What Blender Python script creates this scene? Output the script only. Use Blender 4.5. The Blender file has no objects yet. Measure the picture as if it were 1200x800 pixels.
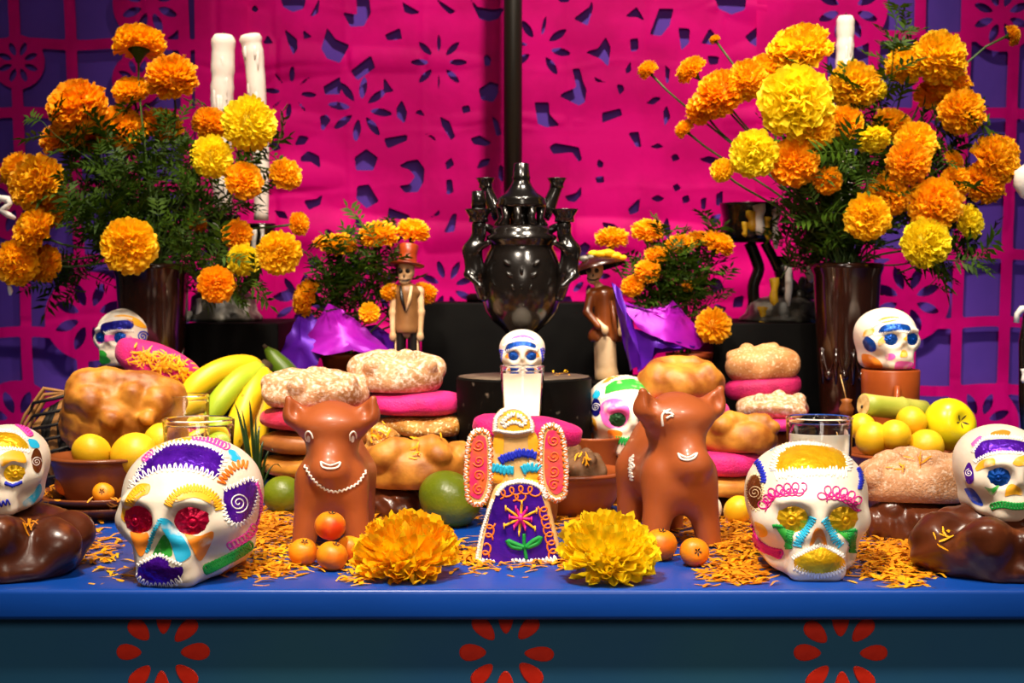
import bpy, bmesh, math, random
import numpy as np
from mathutils import Vector, Matrix, Euler
from mathutils.bvhtree import BVHTree

SC = bpy.context.scene
COL = SC.collection
R = math.radians

# ------------------------------------------------------------------ camera
FPX = 1760.0                      # focal length in pixels of the 1200 px wide frame
CAM = Vector((0.0, -1.41, 0.29))
PITCH = math.atan(69.0 / FPX)
cd = bpy.data.cameras.new('camera')
cd.sensor_width = 36.0
cd.lens = 36.0 * FPX / 1200.0
cam = bpy.data.objects.new('camera', cd)
cam.location = CAM
cam.rotation_euler = (math.pi / 2 - PITCH, 0, 0)
cd.clip_start = 0.05
cd.dof.use_dof = True
cd.dof.focus_distance = 1.58
cd.dof.aperture_fstop = 9.0
COL.objects.link(cam)
SC.camera = cam

# ------------------------------------------------------------------ world and lights
w = bpy.data.worlds.new('room_light')
SC.world = w
w.use_nodes = True
w.node_tree.nodes['Background'].inputs[0].default_value = (1.0, 0.86, 0.74, 1)
w.node_tree.nodes['Background'].inputs[1].default_value = 0.035


def lamp(name, kind, loc, target, power, col=(1, 0.86, 0.70), size=0.3, angle=80, blend=0.8):
    ld = bpy.data.lights.new(name, kind)
    ld.energy = power
    ld.color = col
    if kind == 'AREA':
        ld.shape = 'DISK'
        ld.size = size
    if kind == 'SPOT':
        ld.spot_size = R(angle)
        ld.spot_blend = blend
        ld.shadow_soft_size = size
    o = bpy.data.objects.new(name, ld)
    o.location = loc
    o.rotation_euler = (Vector(target) - Vector(loc)).to_track_quat('-Z', 'Y').to_euler()
    COL.objects.link(o)
    return o


lamp('ceiling_spot_key', 'SPOT', (-0.32, -0.60, 1.75), (-0.02, 0.25, 0.08), 235, size=0.10, angle=54, blend=0.9)
lamp('ceiling_spot_right', 'SPOT', (0.62, -0.85, 1.7), (0.25, 0.3, 0.10), 105, size=0.10, angle=56, blend=0.9)
lamp('ceiling_spot_wall', 'SPOT', (0.22, 0.15, 1.85), (0.14, 1.15, 0.55), 122, size=0.05, angle=64, blend=0.95)
lamp('added_left_bouquet_fill', 'SPOT', (-0.46, 0.22, 1.8), (-0.46, 0.70, 0.40), 165, size=0.10, angle=42, blend=0.9)  # added spot with no visible source, brightens the left bouquet
lamp('added_right_bouquet_fill', 'SPOT', (0.48, 0.18, 1.8), (0.44, 0.70, 0.42), 150, size=0.10, angle=42, blend=0.9)  # added spot with no visible source, brightens the right bouquet
lamp('added_front_fill', 'AREA', (0.2, -3.0, 1.3), (0, 0, -0.35), 21, size=0.8)  # added soft fill behind the camera, lifts the table's front panel

SC.view_settings.view_transform = 'Standard'
SC.view_settings.look = 'None'
SC.view_settings.gamma = 1.0
SC.view_settings.use_curve_mapping = False
SC.view_settings.exposure = 0.0

# ------------------------------------------------------------------ picture <-> place
FWD = Vector((0, math.cos(PITCH), -math.sin(PITCH)))
UPV = Vector((0, math.sin(PITCH), math.cos(PITCH)))


def ray(px, py):
    return Vector(((px - 600) / FPX, 0, 0)) + UPV * (-(py - 400) / FPX) + FWD


def at(px, py, Y):
    """point seen at a pixel, at world depth Y (table front edge is Y = 0)"""
    d = ray(px, py)
    t = (Y - CAM.y) / d.y
    return CAM + d * t


def onz(px, Y, z):
    return Vector((at(px, 400, Y).x, Y, z))


def mpp(Y):
    return (Y - CAM.y) / FPX


def zof(py, Y):
    return at(600, py, Y).z


# ------------------------------------------------------------------ materials
def lin(c):
    if isinstance(c, str):
        c = tuple(int(c[i:i + 2], 16) for i in (0, 2, 4))
    return tuple(((v / 255) / 12.92 if v / 255 <= 0.04045 else ((v / 255 + 0.055) / 1.055) ** 2.4) for v in c) + (1.0,)


MATS = {}


def mat(name, col, col2=None, scale=30, lo=0.4, hi=0.62, detail=4, rough=0.5, bump=0, bscale=120, metal=0, sss=0,
        ssr=(1, 0.6, 0.4), sssc=0.004, spec=0.5, coat=0, trans=0, sheen=0, transl=0, stretch=None, col3=None, scale3=90, lo3=0.55, hi3=0.65, ior=1.45, perobj=0):
    if name in MATS:
        return MATS[name]
    m = bpy.data.materials.new(name)
    m.use_nodes = True
    nt = m.node_tree
    N, L = nt.nodes, nt.links
    b = N['Principled BSDF']
    tc = N.new('ShaderNodeTexCoord')
    vec = tc.outputs['Object']
    if stretch:
        mp = N.new('ShaderNodeMapping')
        mp.inputs['Scale'].default_value = stretch
        L.new(vec, mp.inputs[0])
        vec = mp.outputs[0]
    b.inputs['Base Color'].default_value = lin(col)
    out = None

    def layer(base_sock, base_col, c2, sc, l, h):
        n = N.new('ShaderNodeTexNoise')
        n.inputs['Scale'].default_value = sc
        n.inputs['Detail'].default_value = detail
        L.new(vec, n.inputs['Vector'])
        mr = N.new('ShaderNodeMapRange')
        mr.inputs[1].default_value = l
        mr.inputs[2].default_value = h
        L.new(n.outputs[0], mr.inputs[0])
        mx = N.new('ShaderNodeMix')
        mx.data_type = 'RGBA'
        L.new(mr.outputs[0], mx.inputs[0])
        if base_sock:
            L.new(base_sock, mx.inputs[6])
        else:
            mx.inputs[6].default_value = lin(base_col)
        mx.inputs[7].default_value = lin(c2)
        return mx.outputs[2]
    if col2:
        out = layer(None, col, col2, scale, lo, hi)
    if col3:
        out = layer(out, col, col3, scale3, lo3, hi3)
    if perobj:
        oi = N.new('ShaderNodeObjectInfo')
        hs = N.new('ShaderNodeHueSaturation')
        mr = N.new('ShaderNodeMapRange')
        mr.inputs[3].default_value = 1 - perobj
        mr.inputs[4].default_value = 1 + perobj
        L.new(oi.outputs['Random'], mr.inputs[0])
        L.new(mr.outputs[0], hs.inputs['Value'])
        if out:
            L.new(out, hs.inputs['Color'])
        else:
            hs.inputs['Color'].default_value = lin(col)
        out = hs.outputs[0]
    if out:
        L.new(out, b.inputs['Base Color'])
    b.inputs['Roughness'].default_value = rough
    b.inputs['Metallic'].default_value = metal
    b.inputs['Specular IOR Level'].default_value = spec
    b.inputs['IOR'].default_value = ior
    if coat:
        b.inputs['Coat Weight'].default_value = coat
        b.inputs['Coat Roughness'].default_value = 0.12
    if trans:
        b.inputs['Transmission Weight'].default_value = trans
    if sheen:
        b.inputs['Sheen Weight'].default_value = sheen
    if sss:
        b.inputs['Subsurface Weight'].default_value = sss
        b.inputs['Subsurface Radius'].default_value = ssr
        b.inputs['Subsurface Scale'].default_value = sssc
    if bump:
        n = N.new('ShaderNodeTexNoise')
        n.inputs['Scale'].default_value = bscale
        n.inputs['Detail'].default_value = 5
        L.new(vec, n.inputs['Vector'])
        bp = N.new('ShaderNodeBump')
        bp.inputs['Strength'].default_value = bump
        bp.inputs['Distance'].default_value = 0.002
        L.new(n.outputs[0], bp.inputs['Height'])
        L.new(bp.outputs[0], b.inputs['Normal'])
    if transl:
        tr = N.new('ShaderNodeBsdfTranslucent')
        if out:
            L.new(out, tr.inputs[0])
        else:
            tr.inputs[0].default_value = lin(col)
        ms = N.new('ShaderNodeMixShader')
        ms.inputs[0].default_value = transl
        L.new(b.outputs[0], ms.inputs[1])
        L.new(tr.outputs[0], ms.inputs[2])
        L.new(ms.outputs[0], N['Material Output'].inputs[0])
    MATS[name] = m
    return m


# ------------------------------------------------------------------ meshes
def mesh(name, V, F, smooth=True):
    me = bpy.data.meshes.new(name)
    V = np.asarray(V, dtype=np.float32).reshape(-1, 3)
    if isinstance(F, np.ndarray):
        n, k = F.shape
        me.vertices.add(len(V))
        me.vertices.foreach_set('co', V.ravel())
        me.loops.add(n * k)
        me.loops.foreach_set('vertex_index', F.astype(np.int32).ravel())
        me.polygons.add(n)
        me.polygons.foreach_set('loop_start', np.arange(0, n * k, k, dtype=np.int32))
        me.update(calc_edges=True)
    else:
        me.from_pydata([tuple(v) for v in V.tolist()], [], [tuple(f) for f in F])
    if smooth:
        me.polygons.foreach_set('use_smooth', np.ones(len(me.polygons), dtype=bool))
    me.validate()
    return me


class Geo:
    """collects vertices and faces of one mesh"""

    def __init__(s):
        s.V = []
        s.F = []

    def add(s, V, F, M=None):
        o = len(s.V)
        for v in V:
            s.V.append(tuple(M @ Vector(v)) if M is not None else tuple(v))
        for f in F:
            s.F.append(tuple(i + o for i in f))
        return s

    def tube(s, pts, r, n=8, cap=True):
        pts = [Vector(p) for p in pts]
        rs = r if isinstance(r, (list, tuple)) else [r] * len(pts)
        V, F = [], []
        up = None
        for i, p in enumerate(pts):
            t = (pts[min(i + 1, len(pts) - 1)] - pts[max(i - 1, 0)])
            if t.length < 1e-9:
                t = Vector((0, 0, 1))
            t.normalize()
            if up is None:
                up = t.orthogonal().normalized()
            up = (up - t * up.dot(t))
            if up.length < 1e-6:
                up = t.orthogonal()
            up.normalize()
            sd = t.cross(up)
            for k in range(n):
                a = 2 * math.pi * k / n
                V.append(p + (up * math.cos(a) + sd * math.sin(a)) * rs[i])
        for i in range(len(pts) - 1):
            for k in range(n):
                F.append((i * n + k, i * n + (k + 1) % n, (i + 1) * n + (k + 1) % n, (i + 1) * n + k))
        if cap:
            F.append(tuple(range(n - 1, -1, -1)))
            F.append(tuple((len(pts) - 1) * n + k for k in range(n)))
        return s.add(V, F)

    def lathe(s, prof, n=40, M=None, rf=None):
        V, F = [], []
        for r, z in prof:
            for k in range(n):
                a = 2 * math.pi * k / n
                q = r * (rf(a, z) if rf else 1)
                V.append((q * math.cos(a), q * math.sin(a), z))
        m = len(prof)
        for i in range(m - 1):
            for k in range(n):
                F.append((i * n + k, i * n + (k + 1) % n, (i + 1) * n + (k + 1) % n, (i + 1) * n + k))
        if prof[0][0] > 1e-5:
            F.append(tuple(range(n - 1, -1, -1)))
        if prof[-1][0] > 1e-5:
            F.append(tuple((m - 1) * n + k for k in range(n)))
        return s.add(V, F, M)

    def box(s, lo, hi, bev=0.0):
        bm = bmesh.new()
        bmesh.ops.create_cube(bm, size=1)
        for v in bm.verts:
            v.co = Vector([(lo[i] + hi[i]) / 2 + v.co[i] * (hi[i] - lo[i]) for i in range(3)])
        if bev:
            bmesh.ops.bevel(bm, geom=list(bm.edges), offset=bev, segments=3, affect='EDGES', profile=0.5)
        bm.verts.index_update()
        s.add([v.co[:] for v in bm.verts], [[v.index for v in f.verts] for f in bm.faces])
        bm.free()
        return s

    def mesh(s, name, smooth=True):
        return mesh(name, s.V, s.F, smooth)


def obj(name, me, m=None, parent=None, loc=None, kind=None):
    if isinstance(me, Geo):
        me = me.mesh(name)
    o = bpy.data.objects.new(name, me)
    COL.objects.link(o)
    if m is not None:
        if me.materials:
            me.materials[0] = m
        else:
            me.materials.append(m)
    if parent is not None:
        o.parent = parent
    if loc is not None:
        o.location = loc
    if kind:
        o['kind'] = kind
    return o


def autosmooth(o, deg=40):
    me = o.data
    bm = bmesh.new()
    bm.from_mesh(me)
    for e in bm.edges:
        if len(e.link_faces) == 2 and e.calc_face_angle(0) > R(deg):
            e.smooth = False
    bm.to_mesh(me)
    bm.free()
    return o


def tag(o, label, cat, group=None, kind=None):
    o['label'] = label
    o['category'] = cat
    if group:
        o['group'] = group
    if kind:
        o['kind'] = kind
    return o


def thing(name, label, cat, loc=(0, 0, 0), rot=(0, 0, 0), group=None):
    o = bpy.data.objects.new(name, None)
    o.empty_display_size = 0.02
    COL.objects.link(o)
    o.location = loc
    o.rotation_euler = rot if isinstance(rot, (tuple, list)) else (0, 0, rot)
    return tag(o, label, cat, group)


def dup(root, loc, rot, label=None, group=None, scale=None):
    r = root.copy()
    COL.objects.link(r)
    r.location = loc
    r.rotation_euler = rot
    if scale is not None:
        r.scale = (scale,) * 3
    if label:
        r['label'] = label
    if group:
        r['group'] = group
    for ch in list(root.children):
        c = ch.copy()
        COL.objects.link(c)
        c.parent = r
        for g in ch.children:
            d = g.copy()
            COL.objects.link(d)
            d.parent = c
    return r


# ------------------------------------------------------------------ distance-field sculpting
def ell(c, r, rx=0, ry=0, rz=0):
    c = np.array(c)
    r = np.array(r, dtype=float)
    Mi = np.array(Euler((rx, ry, rz)).to_matrix().inverted())

    def f(X, Y, Z):
        p = [X - c[0], Y - c[1], Z - c[2]]
        if rx or ry or rz:
            p = [Mi[i, 0] * p[0] + Mi[i, 1] * p[1] + Mi[i, 2] * p[2] for i in range(3)]
        k0 = np.sqrt(sum((p[i] / r[i]) ** 2 for i in range(3)))
        k1 = np.sqrt(sum((p[i] / r[i] ** 2) ** 2 for i in range(3))) + 1e-9
        return k0 * (k0 - 1) / k1
    return f


def cap(a, b, ra, rb=None):
    a = np.array(a, float)
    b = np.array(b, float)
    rb = ra if rb is None else rb
    ab = b - a
    L2 = (ab ** 2).sum() + 1e-12

    def f(X, Y, Z):
        t = np.clip(((X - a[0]) * ab[0] + (Y - a[1]) * ab[1] + (Z - a[2]) * ab[2]) / L2, 0, 1)
        d = np.sqrt((X - a[0] - t * ab[0]) ** 2 + (Y - a[1] - t * ab[1]) ** 2 + (Z - a[2] - t * ab[2]) ** 2)
        return d - (ra + (rb - ra) * t)
    return f


def rbox(c, h, r=0.0):
    def f(X, Y, Z):
        q = [np.abs(p - c[i]) - h[i] + r for i, p in enumerate((X, Y, Z))]
        o = np.sqrt(sum(np.maximum(v, 0) ** 2 for v in q))
        return o + np.minimum(np.maximum(np.maximum(q[0], q[1]), q[2]), 0) - r
    return f


def su(k, *fs):
    def f(X, Y, Z):
        d = fs[0](X, Y, Z)
        for g in fs[1:]:
            e = g(X, Y, Z)
            h = np.clip(0.5 + 0.5 * (e - d) / k, 0, 1)
            d = e * (1 - h) + d * h - k * h * (1 - h)
        return d
    return f


def ss(k, a, *fs):
    """smooth subtraction of fs from a"""
    def f(X, Y, Z):
        d = a(X, Y, Z)
        for g in fs:
            e = -g(X, Y, Z)
            h = np.clip(0.5 - 0.5 * (e - d) / k, 0, 1)
            d = e * (1 - h) + d * h + k * h * (1 - h)
        return d
    return f


def floorcut(a, z=0.0):
    return lambda X, Y, Z: np.maximum(a(X, Y, Z), z - Z)


def wob(a, amp, freq, seed=0):
    rg = np.random.RandomState(seed)
    W = rg.normal(size=(5, 3)) * freq
    P = rg.uniform(0, 6.28, 5)

    def f(X, Y, Z):
        n = sum(np.sin(W[i, 0] * X + W[i, 1] * Y + W[i, 2] * Z + P[i]) for i in range(5)) / 3
        return a(X, Y, Z) + amp * n
    return f


def surfnet(f, lo, hi, h):
    ax = [np.arange(lo[i], hi[i] + h, h) for i in range(3)]
    X, Y, Z = np.meshgrid(*ax, indexing='ij')
    V = f(X, Y, Z)
    S = V < 0
    n = np.array(V.shape)
    offs = [(0, 0, 0), (1, 0, 0), (0, 1, 0), (1, 1, 0), (0, 0, 1), (1, 0, 1), (0, 1, 1), (1, 1, 1)]
    cnt = sum(S[o[0]:n[0] - 1 + o[0], o[1]:n[1] - 1 + o[1], o[2]:n[2] - 1 + o[2]].astype(np.int8) for o in offs)
    act = (cnt > 0) & (cnt < 8)
    I = np.argwhere(act)
    idx = -np.ones(act.shape, np.int64)
    idx[act] = np.arange(len(I))
    cv = [V[I[:, 0] + o[0], I[:, 1] + o[1], I[:, 2] + o[2]] for o in offs]
    acc = np.zeros((len(I), 3))
    num = np.zeros(len(I))
    for a in range(8):
        for b in range(a + 1, 8):
            d = [offs[b][i] - offs[a][i] for i in range(3)]
            if sum(abs(v) for v in d) != 1:
                continue
            m = (cv[a] < 0) != (cv[b] < 0)
            t = np.where(m, cv[a] / np.where(m, cv[a] - cv[b], 1), 0)
            p = np.array(offs[a])[None] + t[:, None] * np.array(d)[None]
            acc += np.where(m[:, None], p, 0)
            num += m
    P = (I + acc / num[:, None]) * h + np.array(lo)[None]
    faces = []
    for axn in range(3):
        u, v = (axn + 1) % 3, (axn + 2) % 3
        sl0 = [slice(None)] * 3
        sl1 = [slice(None)] * 3
        sl0[axn] = slice(0, n[axn] - 1)
        sl1[axn] = slice(1, n[axn])
        ch = S[tuple(sl0)] != S[tuple(sl1)]
        E = np.argwhere(ch)
        ok = (E[:, u] > 0) & (E[:, v] > 0) & (E[:, u] < n[u] - 1) & (E[:, v] < n[v] - 1)
        E = E[ok]
        ins = S[E[:, 0], E[:, 1], E[:, 2]]

        def cell(du, dv):
            q = E.copy()
            q[:, u] += du
            q[:, v] += dv
            return idx[q[:, 0], q[:, 1], q[:, 2]]
        q = np.stack([cell(-1, -1), cell(0, -1), cell(0, 0), cell(-1, 0)], 1)
        q[~ins] = q[~ins][:, ::-1]
        faces.append(q)
    Fq = np.concatenate(faces)
    Fq = Fq[(Fq >= 0).all(1)]
    return P, Fq


def sculpt(name, f, lo, hi, h, m, parent=None, loc=None):
    P, Fq = surfnet(f, lo, hi, h)
    o = obj(name, mesh(name, P, Fq), m, parent, loc)
    return o


# ------------------------------------------------------------------ flat shapes with holes
def msq(F, x0, y0, h):
    """marching squares: F > 0 is kept; returns 2-D points and polygons"""
    ny, nx = F.shape
    In = F > 0
    pts = []
    ci = -np.ones((ny, nx), np.int64)
    J, I = np.nonzero(In)
    ci[J, I] = np.arange(len(I))
    pts.append(np.stack([x0 + I * h, y0 + J * h], 1))
    n = len(I)
    ex = -np.ones((ny, nx), np.int64)
    J, I = np.nonzero(In[:, :-1] != In[:, 1:])
    t = F[J, I] / (F[J, I] - F[J, I + 1])
    ex[J, I] = n + np.arange(len(I))
    pts.append(np.stack([x0 + (I + t) * h, y0 + J * h], 1))
    n += len(I)
    ey = -np.ones((ny, nx), np.int64)
    J, I = np.nonzero(In[:-1] != In[1:])
    t = F[J, I] / (F[J, I] - F[J + 1, I])
    ey[J, I] = n + np.arange(len(I))
    pts.append(np.stack([x0 + I * h, y0 + (J + t) * h], 1))
    case = In[:-1, :-1] * 1 + In[:-1, 1:] * 2 + In[1:, 1:] * 4 + In[1:, :-1] * 8
    polys = []
    for c in range(1, 16):
        J, I = np.nonzero(case == c)
        if not len(J):
            continue
        cor = [ci[J, I], ci[J, I + 1], ci[J + 1, I + 1], ci[J + 1, I]]
        edg = [ex[J, I], ey[J, I + 1], ex[J + 1, I], ey[J, I]]
        seq = []
        for k in range(4):
            if c >> k & 1:
                seq.append(cor[k])
            if (c >> k & 1) != (c >> ((k + 1) % 4) & 1):
                seq.append(edg[k])
        polys += np.stack(seq, 1).tolist()
    return np.concatenate(pts), polys


def poly_sd(P, X, Y):
    """signed distance (positive inside) to a polygon"""
    P = np.asarray(P, float)
    d = np.full(X.shape, 1e18)
    ins = np.zeros(X.shape, bool)
    for i in range(len(P)):
        a, b = P[i], P[(i + 1) % len(P)]
        e = b - a
        wx, wy = X - a[0], Y - a[1]
        t = np.clip((wx * e[0] + wy * e[1]) / (e @ e + 1e-12), 0, 1)
        d = np.minimum(d, (wx - t * e[0]) ** 2 + (wy - t * e[1]) ** 2)
        c = ((a[1] <= Y) & (b[1] > Y)) | ((b[1] <= Y) & (a[1] > Y))
        xi = a[0] + (Y - a[1]) / (e[1] if abs(e[1]) > 1e-12 else 1e-12) * e[0]
        ins ^= c & (X < xi)
    return np.where(ins, 1, -1) * np.sqrt(d)


# ------------------------------------------------------------------ icing and foil laid on a surface
def smooth_path(pts, step):
    """Catmull-Rom through the points, resampled"""
    P = [Vector((p[0], p[1], 0)) for p in pts]
    if len(P) == 2:
        dense = P
    else:
        dense = []
        for i in range(len(P) - 1):
            p0, p1, p2, p3 = P[max(i - 1, 0)], P[i], P[i + 1], P[min(i + 2, len(P) - 1)]
            for k in range(8):
                t = k / 8
                dense.append(0.5 * (2 * p1 + (p2 - p0) * t + (2 * p0 - 5 * p1 + 4 * p2 - p3) * t * t + (3 * p1 - p0 - 3 * p2 + p3) * t ** 3))
        dense.append(P[-1])
    out = [dense[0]]
    acc = 0
    for a, b in zip(dense, dense[1:]):
        L = (b - a).length
        while L > 0 and acc + L >= step:
            a = a + (b - a) * ((step - acc) / L)
            out.append(a)
            L = (b - a).length
            acc = 0
        acc += L
    return [(p.x, p.y) for p in out]


def zig(path, amp, pitch, jit=0.15, seed=1):
    rg = random.Random(seed)
    q = smooth_path(path, pitch / 2)
    out = []
    for i, (x, y) in enumerate(q):
        x1, y1 = q[min(i + 1, len(q) - 1)]
        x0, y0 = q[max(i - 1, 0)]
        tx, ty = x1 - x0, y1 - y0
        L = math.hypot(tx, ty) or 1
        s = (1 if i % 2 else -1) * amp * (1 + rg.uniform(-jit, jit))
        out.append((x - ty / L * s, y + tx / L * s))
    return out


def loops(path, rad, pitch):
    q = smooth_path(path, pitch / 12)
    out = []
    for i, (x, y) in enumerate(q):
        x1, y1 = q[min(i + 1, len(q) - 1)]
        x0, y0 = q[max(i - 1, 0)]
        tx, ty = x1 - x0, y1 - y0
        L = math.hypot(tx, ty) or 1
        a = 2 * math.pi * i / 12
        u, v = rad * math.sin(a), rad * math.cos(a)
        out.append((x + tx / L * u - ty / L * v, y + ty / L * u + tx / L * v))
    return out


def spiral(cx, cy, r0, r1, turns, rot=0):
    n = int(turns * 14)
    return [(cx + (r0 + (r1 - r0) * i / n) * math.cos(rot + 2 * math.pi * turns * i / n),
             cy + (r0 + (r1 - r0) * i / n) * math.sin(rot + 2 * math.pi * turns * i / n)) for i in range(n + 1)]


class Deco:
    """lays foil, colour and piped icing on the skin of a finished thing"""

    def __init__(s, root, bodies):
        s.root = root
        s.M = Matrix.Translation(root.location) @ root.rotation_euler.to_matrix().to_4x4()
        s.Mi = s.M.inverted()
        V, F = [], []
        for o in bodies:
            off = len(V)
            V += [v.co + o.location for v in o.data.vertices]
            F += [tuple(i + off for i in p.vertices) for p in o.data.polygons]
        s.bvh = BVHTree.FromPolygons(V, F)
        s.o = s.Mi @ CAM
        s.R3 = s.Mi.to_3x3()

    def hit(s, px, py):
        d = (s.R3 @ ray(px, py)).normalized()
        h = s.bvh.ray_cast(s.o, d)
        return (h[0], h[1]) if h[0] is not None else (None, None)

    def patch(s, name, poly, m, lift=0.0006, res=1.5, curve=True, rag=0.0, parent=None):
        if curve:
            poly = smooth_path(list(poly) + [poly[0]], 2.0)[:-1]
        P = np.array(poly)
        x0, y0 = P.min(0) - 2 * res
        x1, y1 = P.max(0) + 2 * res
        X, Y = np.meshgrid(np.arange(x0, x1, res), np.arange(y0, y1, res))
        Fd = poly_sd(P, X, Y)
        if rag:
            Fd = Fd + rag * (np.sin(X * 1.9 + Y * 0.7) + np.sin(X * 0.8 - Y * 2.3 + 1) + np.sin(X * 3.1 + 2 + Y * .3)) / 2
        q, polys = msq(Fd, x0, y0, res)
        V, okv = [], []
        for x, y in q:
            p, nrm = s.hit(x, y)
            okv.append(p is not None)
            V.append(p + nrm * lift if p is not None else Vector((0, 0, 0)))
        F = []
        for f in polys:
            if all(okv[i] for i in f):
                if all((V[f[i]] - V[f[i - 1]]).length < 0.012 for i in range(len(f))):
                    F.append(f[::-1])
        if not F:
            return None
        used = sorted({i for f in F for i in f})
        mp = {k: i for i, k in enumerate(used)}
        return obj(name, mesh(name, [V[i] for i in used], [[mp[i] for i in f] for f in F]), m, parent or s.root)

    def line(s, name, paths, r, m, step=1.3, parent=None, n=6, raw=False):
        r = r * 1.22
        if paths and not isinstance(paths[0][0], (tuple, list)):
            paths = [paths]
        o = None
        for pth in paths:
            q = pth if raw else smooth_path(pth, step)
            runs, cur = [], []
            for x, y in q:
                p, nrm = s.hit(x, y)
                if p is None or (cur and (p - cur[-1]).length > 0.014):
                    runs.append(cur)
                    cur = []
                if p is not None:
                    cur.append(p + nrm * r * 0.45)
            runs.append(cur)
            for cur in runs:
                if len(cur) > 1:
                    o = obj(name, Geo().tube(cur, r, n), m, parent or s.root)
        return o

# ================================================================== the setting
WALL_Y = 1.205
g = Geo().box((-1.7, WALL_Y, -0.75), (1.7, WALL_Y + 0.06, 1.9))
o = obj('wall_back', g, mat('purple_backing', '6038b4', '482a96', scale=5, lo=.35, hi=.7, rough=.75, bump=.35, bscale=14))
o['kind'] = 'structure'
autosmooth(o)
g = Geo().box((-1.7, -1.9, -0.80), (1.7, WALL_Y + 0.06, -0.75))
o = obj('floor', g, mat('floor_tile', '6b5a4c', '57483c', scale=6, rough=.6))
o['kind'] = 'structure'
autosmooth(o)

# ------------------------------------------------------------------ cut tissue sheets
PAPER = mat('pink_tissue', 'f2028a', 'd80078', scale=9, rough=.55, bump=.25, bscale=60, transl=.22, spec=.12)


def leaf2(X, Y, cx, cy, ang, L, W):
    """pointed leaf of length L and width W centred at cx, cy (positive inside)"""
    c, s = math.cos(ang), math.sin(ang)
    u = (X - cx) * c + (Y - cy) * s
    v = -(X - cx) * s + (Y - cy) * c
    Rr = (L * L / 4 + W * W / 4) / W
    k = Rr - W / 2
    return np.minimum(Rr - np.hypot(u, v - k), Rr - np.hypot(u, v + k))


def holes_flower(F, X, Y, cx, cy, r0, r1, W, n=8, rot=0.0, wid=None):
    for i in range(n):
        a = rot + 2 * math.pi * i / n
        ww = W * (wid[i % len(wid)] if wid else 1)
        m = (r0 + r1) / 2
        F = np.minimum(F, -leaf2(X, Y, cx + m * math.cos(a), cy + m * math.sin(a), a, r1 - r0, ww))
    return F


PYW = 1.192
PM = mpp(PYW)


def sheet(x0, x1, y0, y1, fn, label, dy, seed, amp):
    h = 2.4
    xs = np.arange(x0, x1 + h, h)
    ys = np.arange(y0, y1 + h, h)
    X, Y = np.meshgrid(xs, ys)
    F = fn(X, Y)
    q, polys = msq(F, x0, y0, h)
    rg = np.random.RandomState(seed)
    d = np.zeros(len(q))
    for k in range(7):
        fx, fy = rg.normal() * .010, rg.normal() * .030
        d += np.sin(q[:, 0] * fx + q[:, 1] * fy + rg.uniform(0, 6)) * .0020 * amp
    for xc in np.arange(x0 + 40, x1, 86):                       # fold lines left from the cutting
        d += -.0022 * amp * np.exp(-((q[:, 0] - xc - (q[:, 1] - 200) * .02 * math.sin(xc)) / 3.5) ** 2)
    for yc in np.arange(y0 + 35, y1, 72):
        d += -.0020 * amp * np.exp(-((q[:, 1] - yc - 5 * np.sin(q[:, 0] * .021 + yc) - 3 * np.sin(q[:, 0] * .05)) / 4) ** 2) * (.5 + .5 * np.sin(q[:, 0] * .013 + yc * 3))
    a = at(600, 331, PYW)
    V = np.stack([(q[:, 0] - 600) * PM, PYW + dy - np.abs(d) * .6 - d * .4, np.full(len(q), 0.0)], 1)
    z0, z1 = zof(0, PYW), zof(800, PYW)
    V[:, 2] = z0 + (z1 - z0) * q[:, 1] / 800
    o = obj('papel_picado_sheet', mesh('papel_picado_sheet', V, [p[::-1] for p in polys]), PAPER)
    tag(o, label, 'paper banner', 'pink cut tissue sheets on the wall')
    return o


def lattice(vs, hs, meds, solid, skew=0.0):
    def fn(X, Y):
        Xs = X - (Y - 200) * skew
        F = np.full(X.shape, -99.0)
        for v in vs:
            F = np.maximum(F, 6.5 - np.abs(Xs - v))
        for v in hs:
            F = np.maximum(F, 6.0 - np.abs(Y - v + 1.5 * np.sin(X * .05)))
        for cx, cy, r in meds:
            F = np.maximum(F, r - np.hypot(X - cx, Y - cy))
        F = np.maximum(F, np.minimum(X - solid[0], solid[1] - X))
        for cx, cy, r in meds:
            F = holes_flower(F, X, Y, cx, cy, r * .24, r * .82, r * .23, 8, .39)
        F = np.minimum(F, F * 0 + 40)
        return F
    return fn


sheet(-40, 292, -30, 521, lattice([-38, 27, 92, 158, 224], [-28, 51, 131, 215, 300, 386, 466, 545],
      [(180, 6, 43), (106, 367, 52), (26, 72, 31), (165, 92, 30), (20, 492, 50), (25, 232, 48), (225, 300, 46)], (232, 330), .028),
      'pink cut tissue sheet with square lattice behind the left marigold vase', -.004, 3, .9)
sheet(884, 1250, -30, 521, lattice([1018, 1070, 1124, 1180, 1236], [-28, 43, 132, 215, 295, 374, 453, 530],
      [(1062, 347, 50), (1168, 18, 42), (990, 10, 46), (1148, 492, 46), (1062, 180, 46)], (860, 966), -.02),
      'pink cut tissue sheet with square lattice behind the right marigold vase', -.004, 5, .9)

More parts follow.
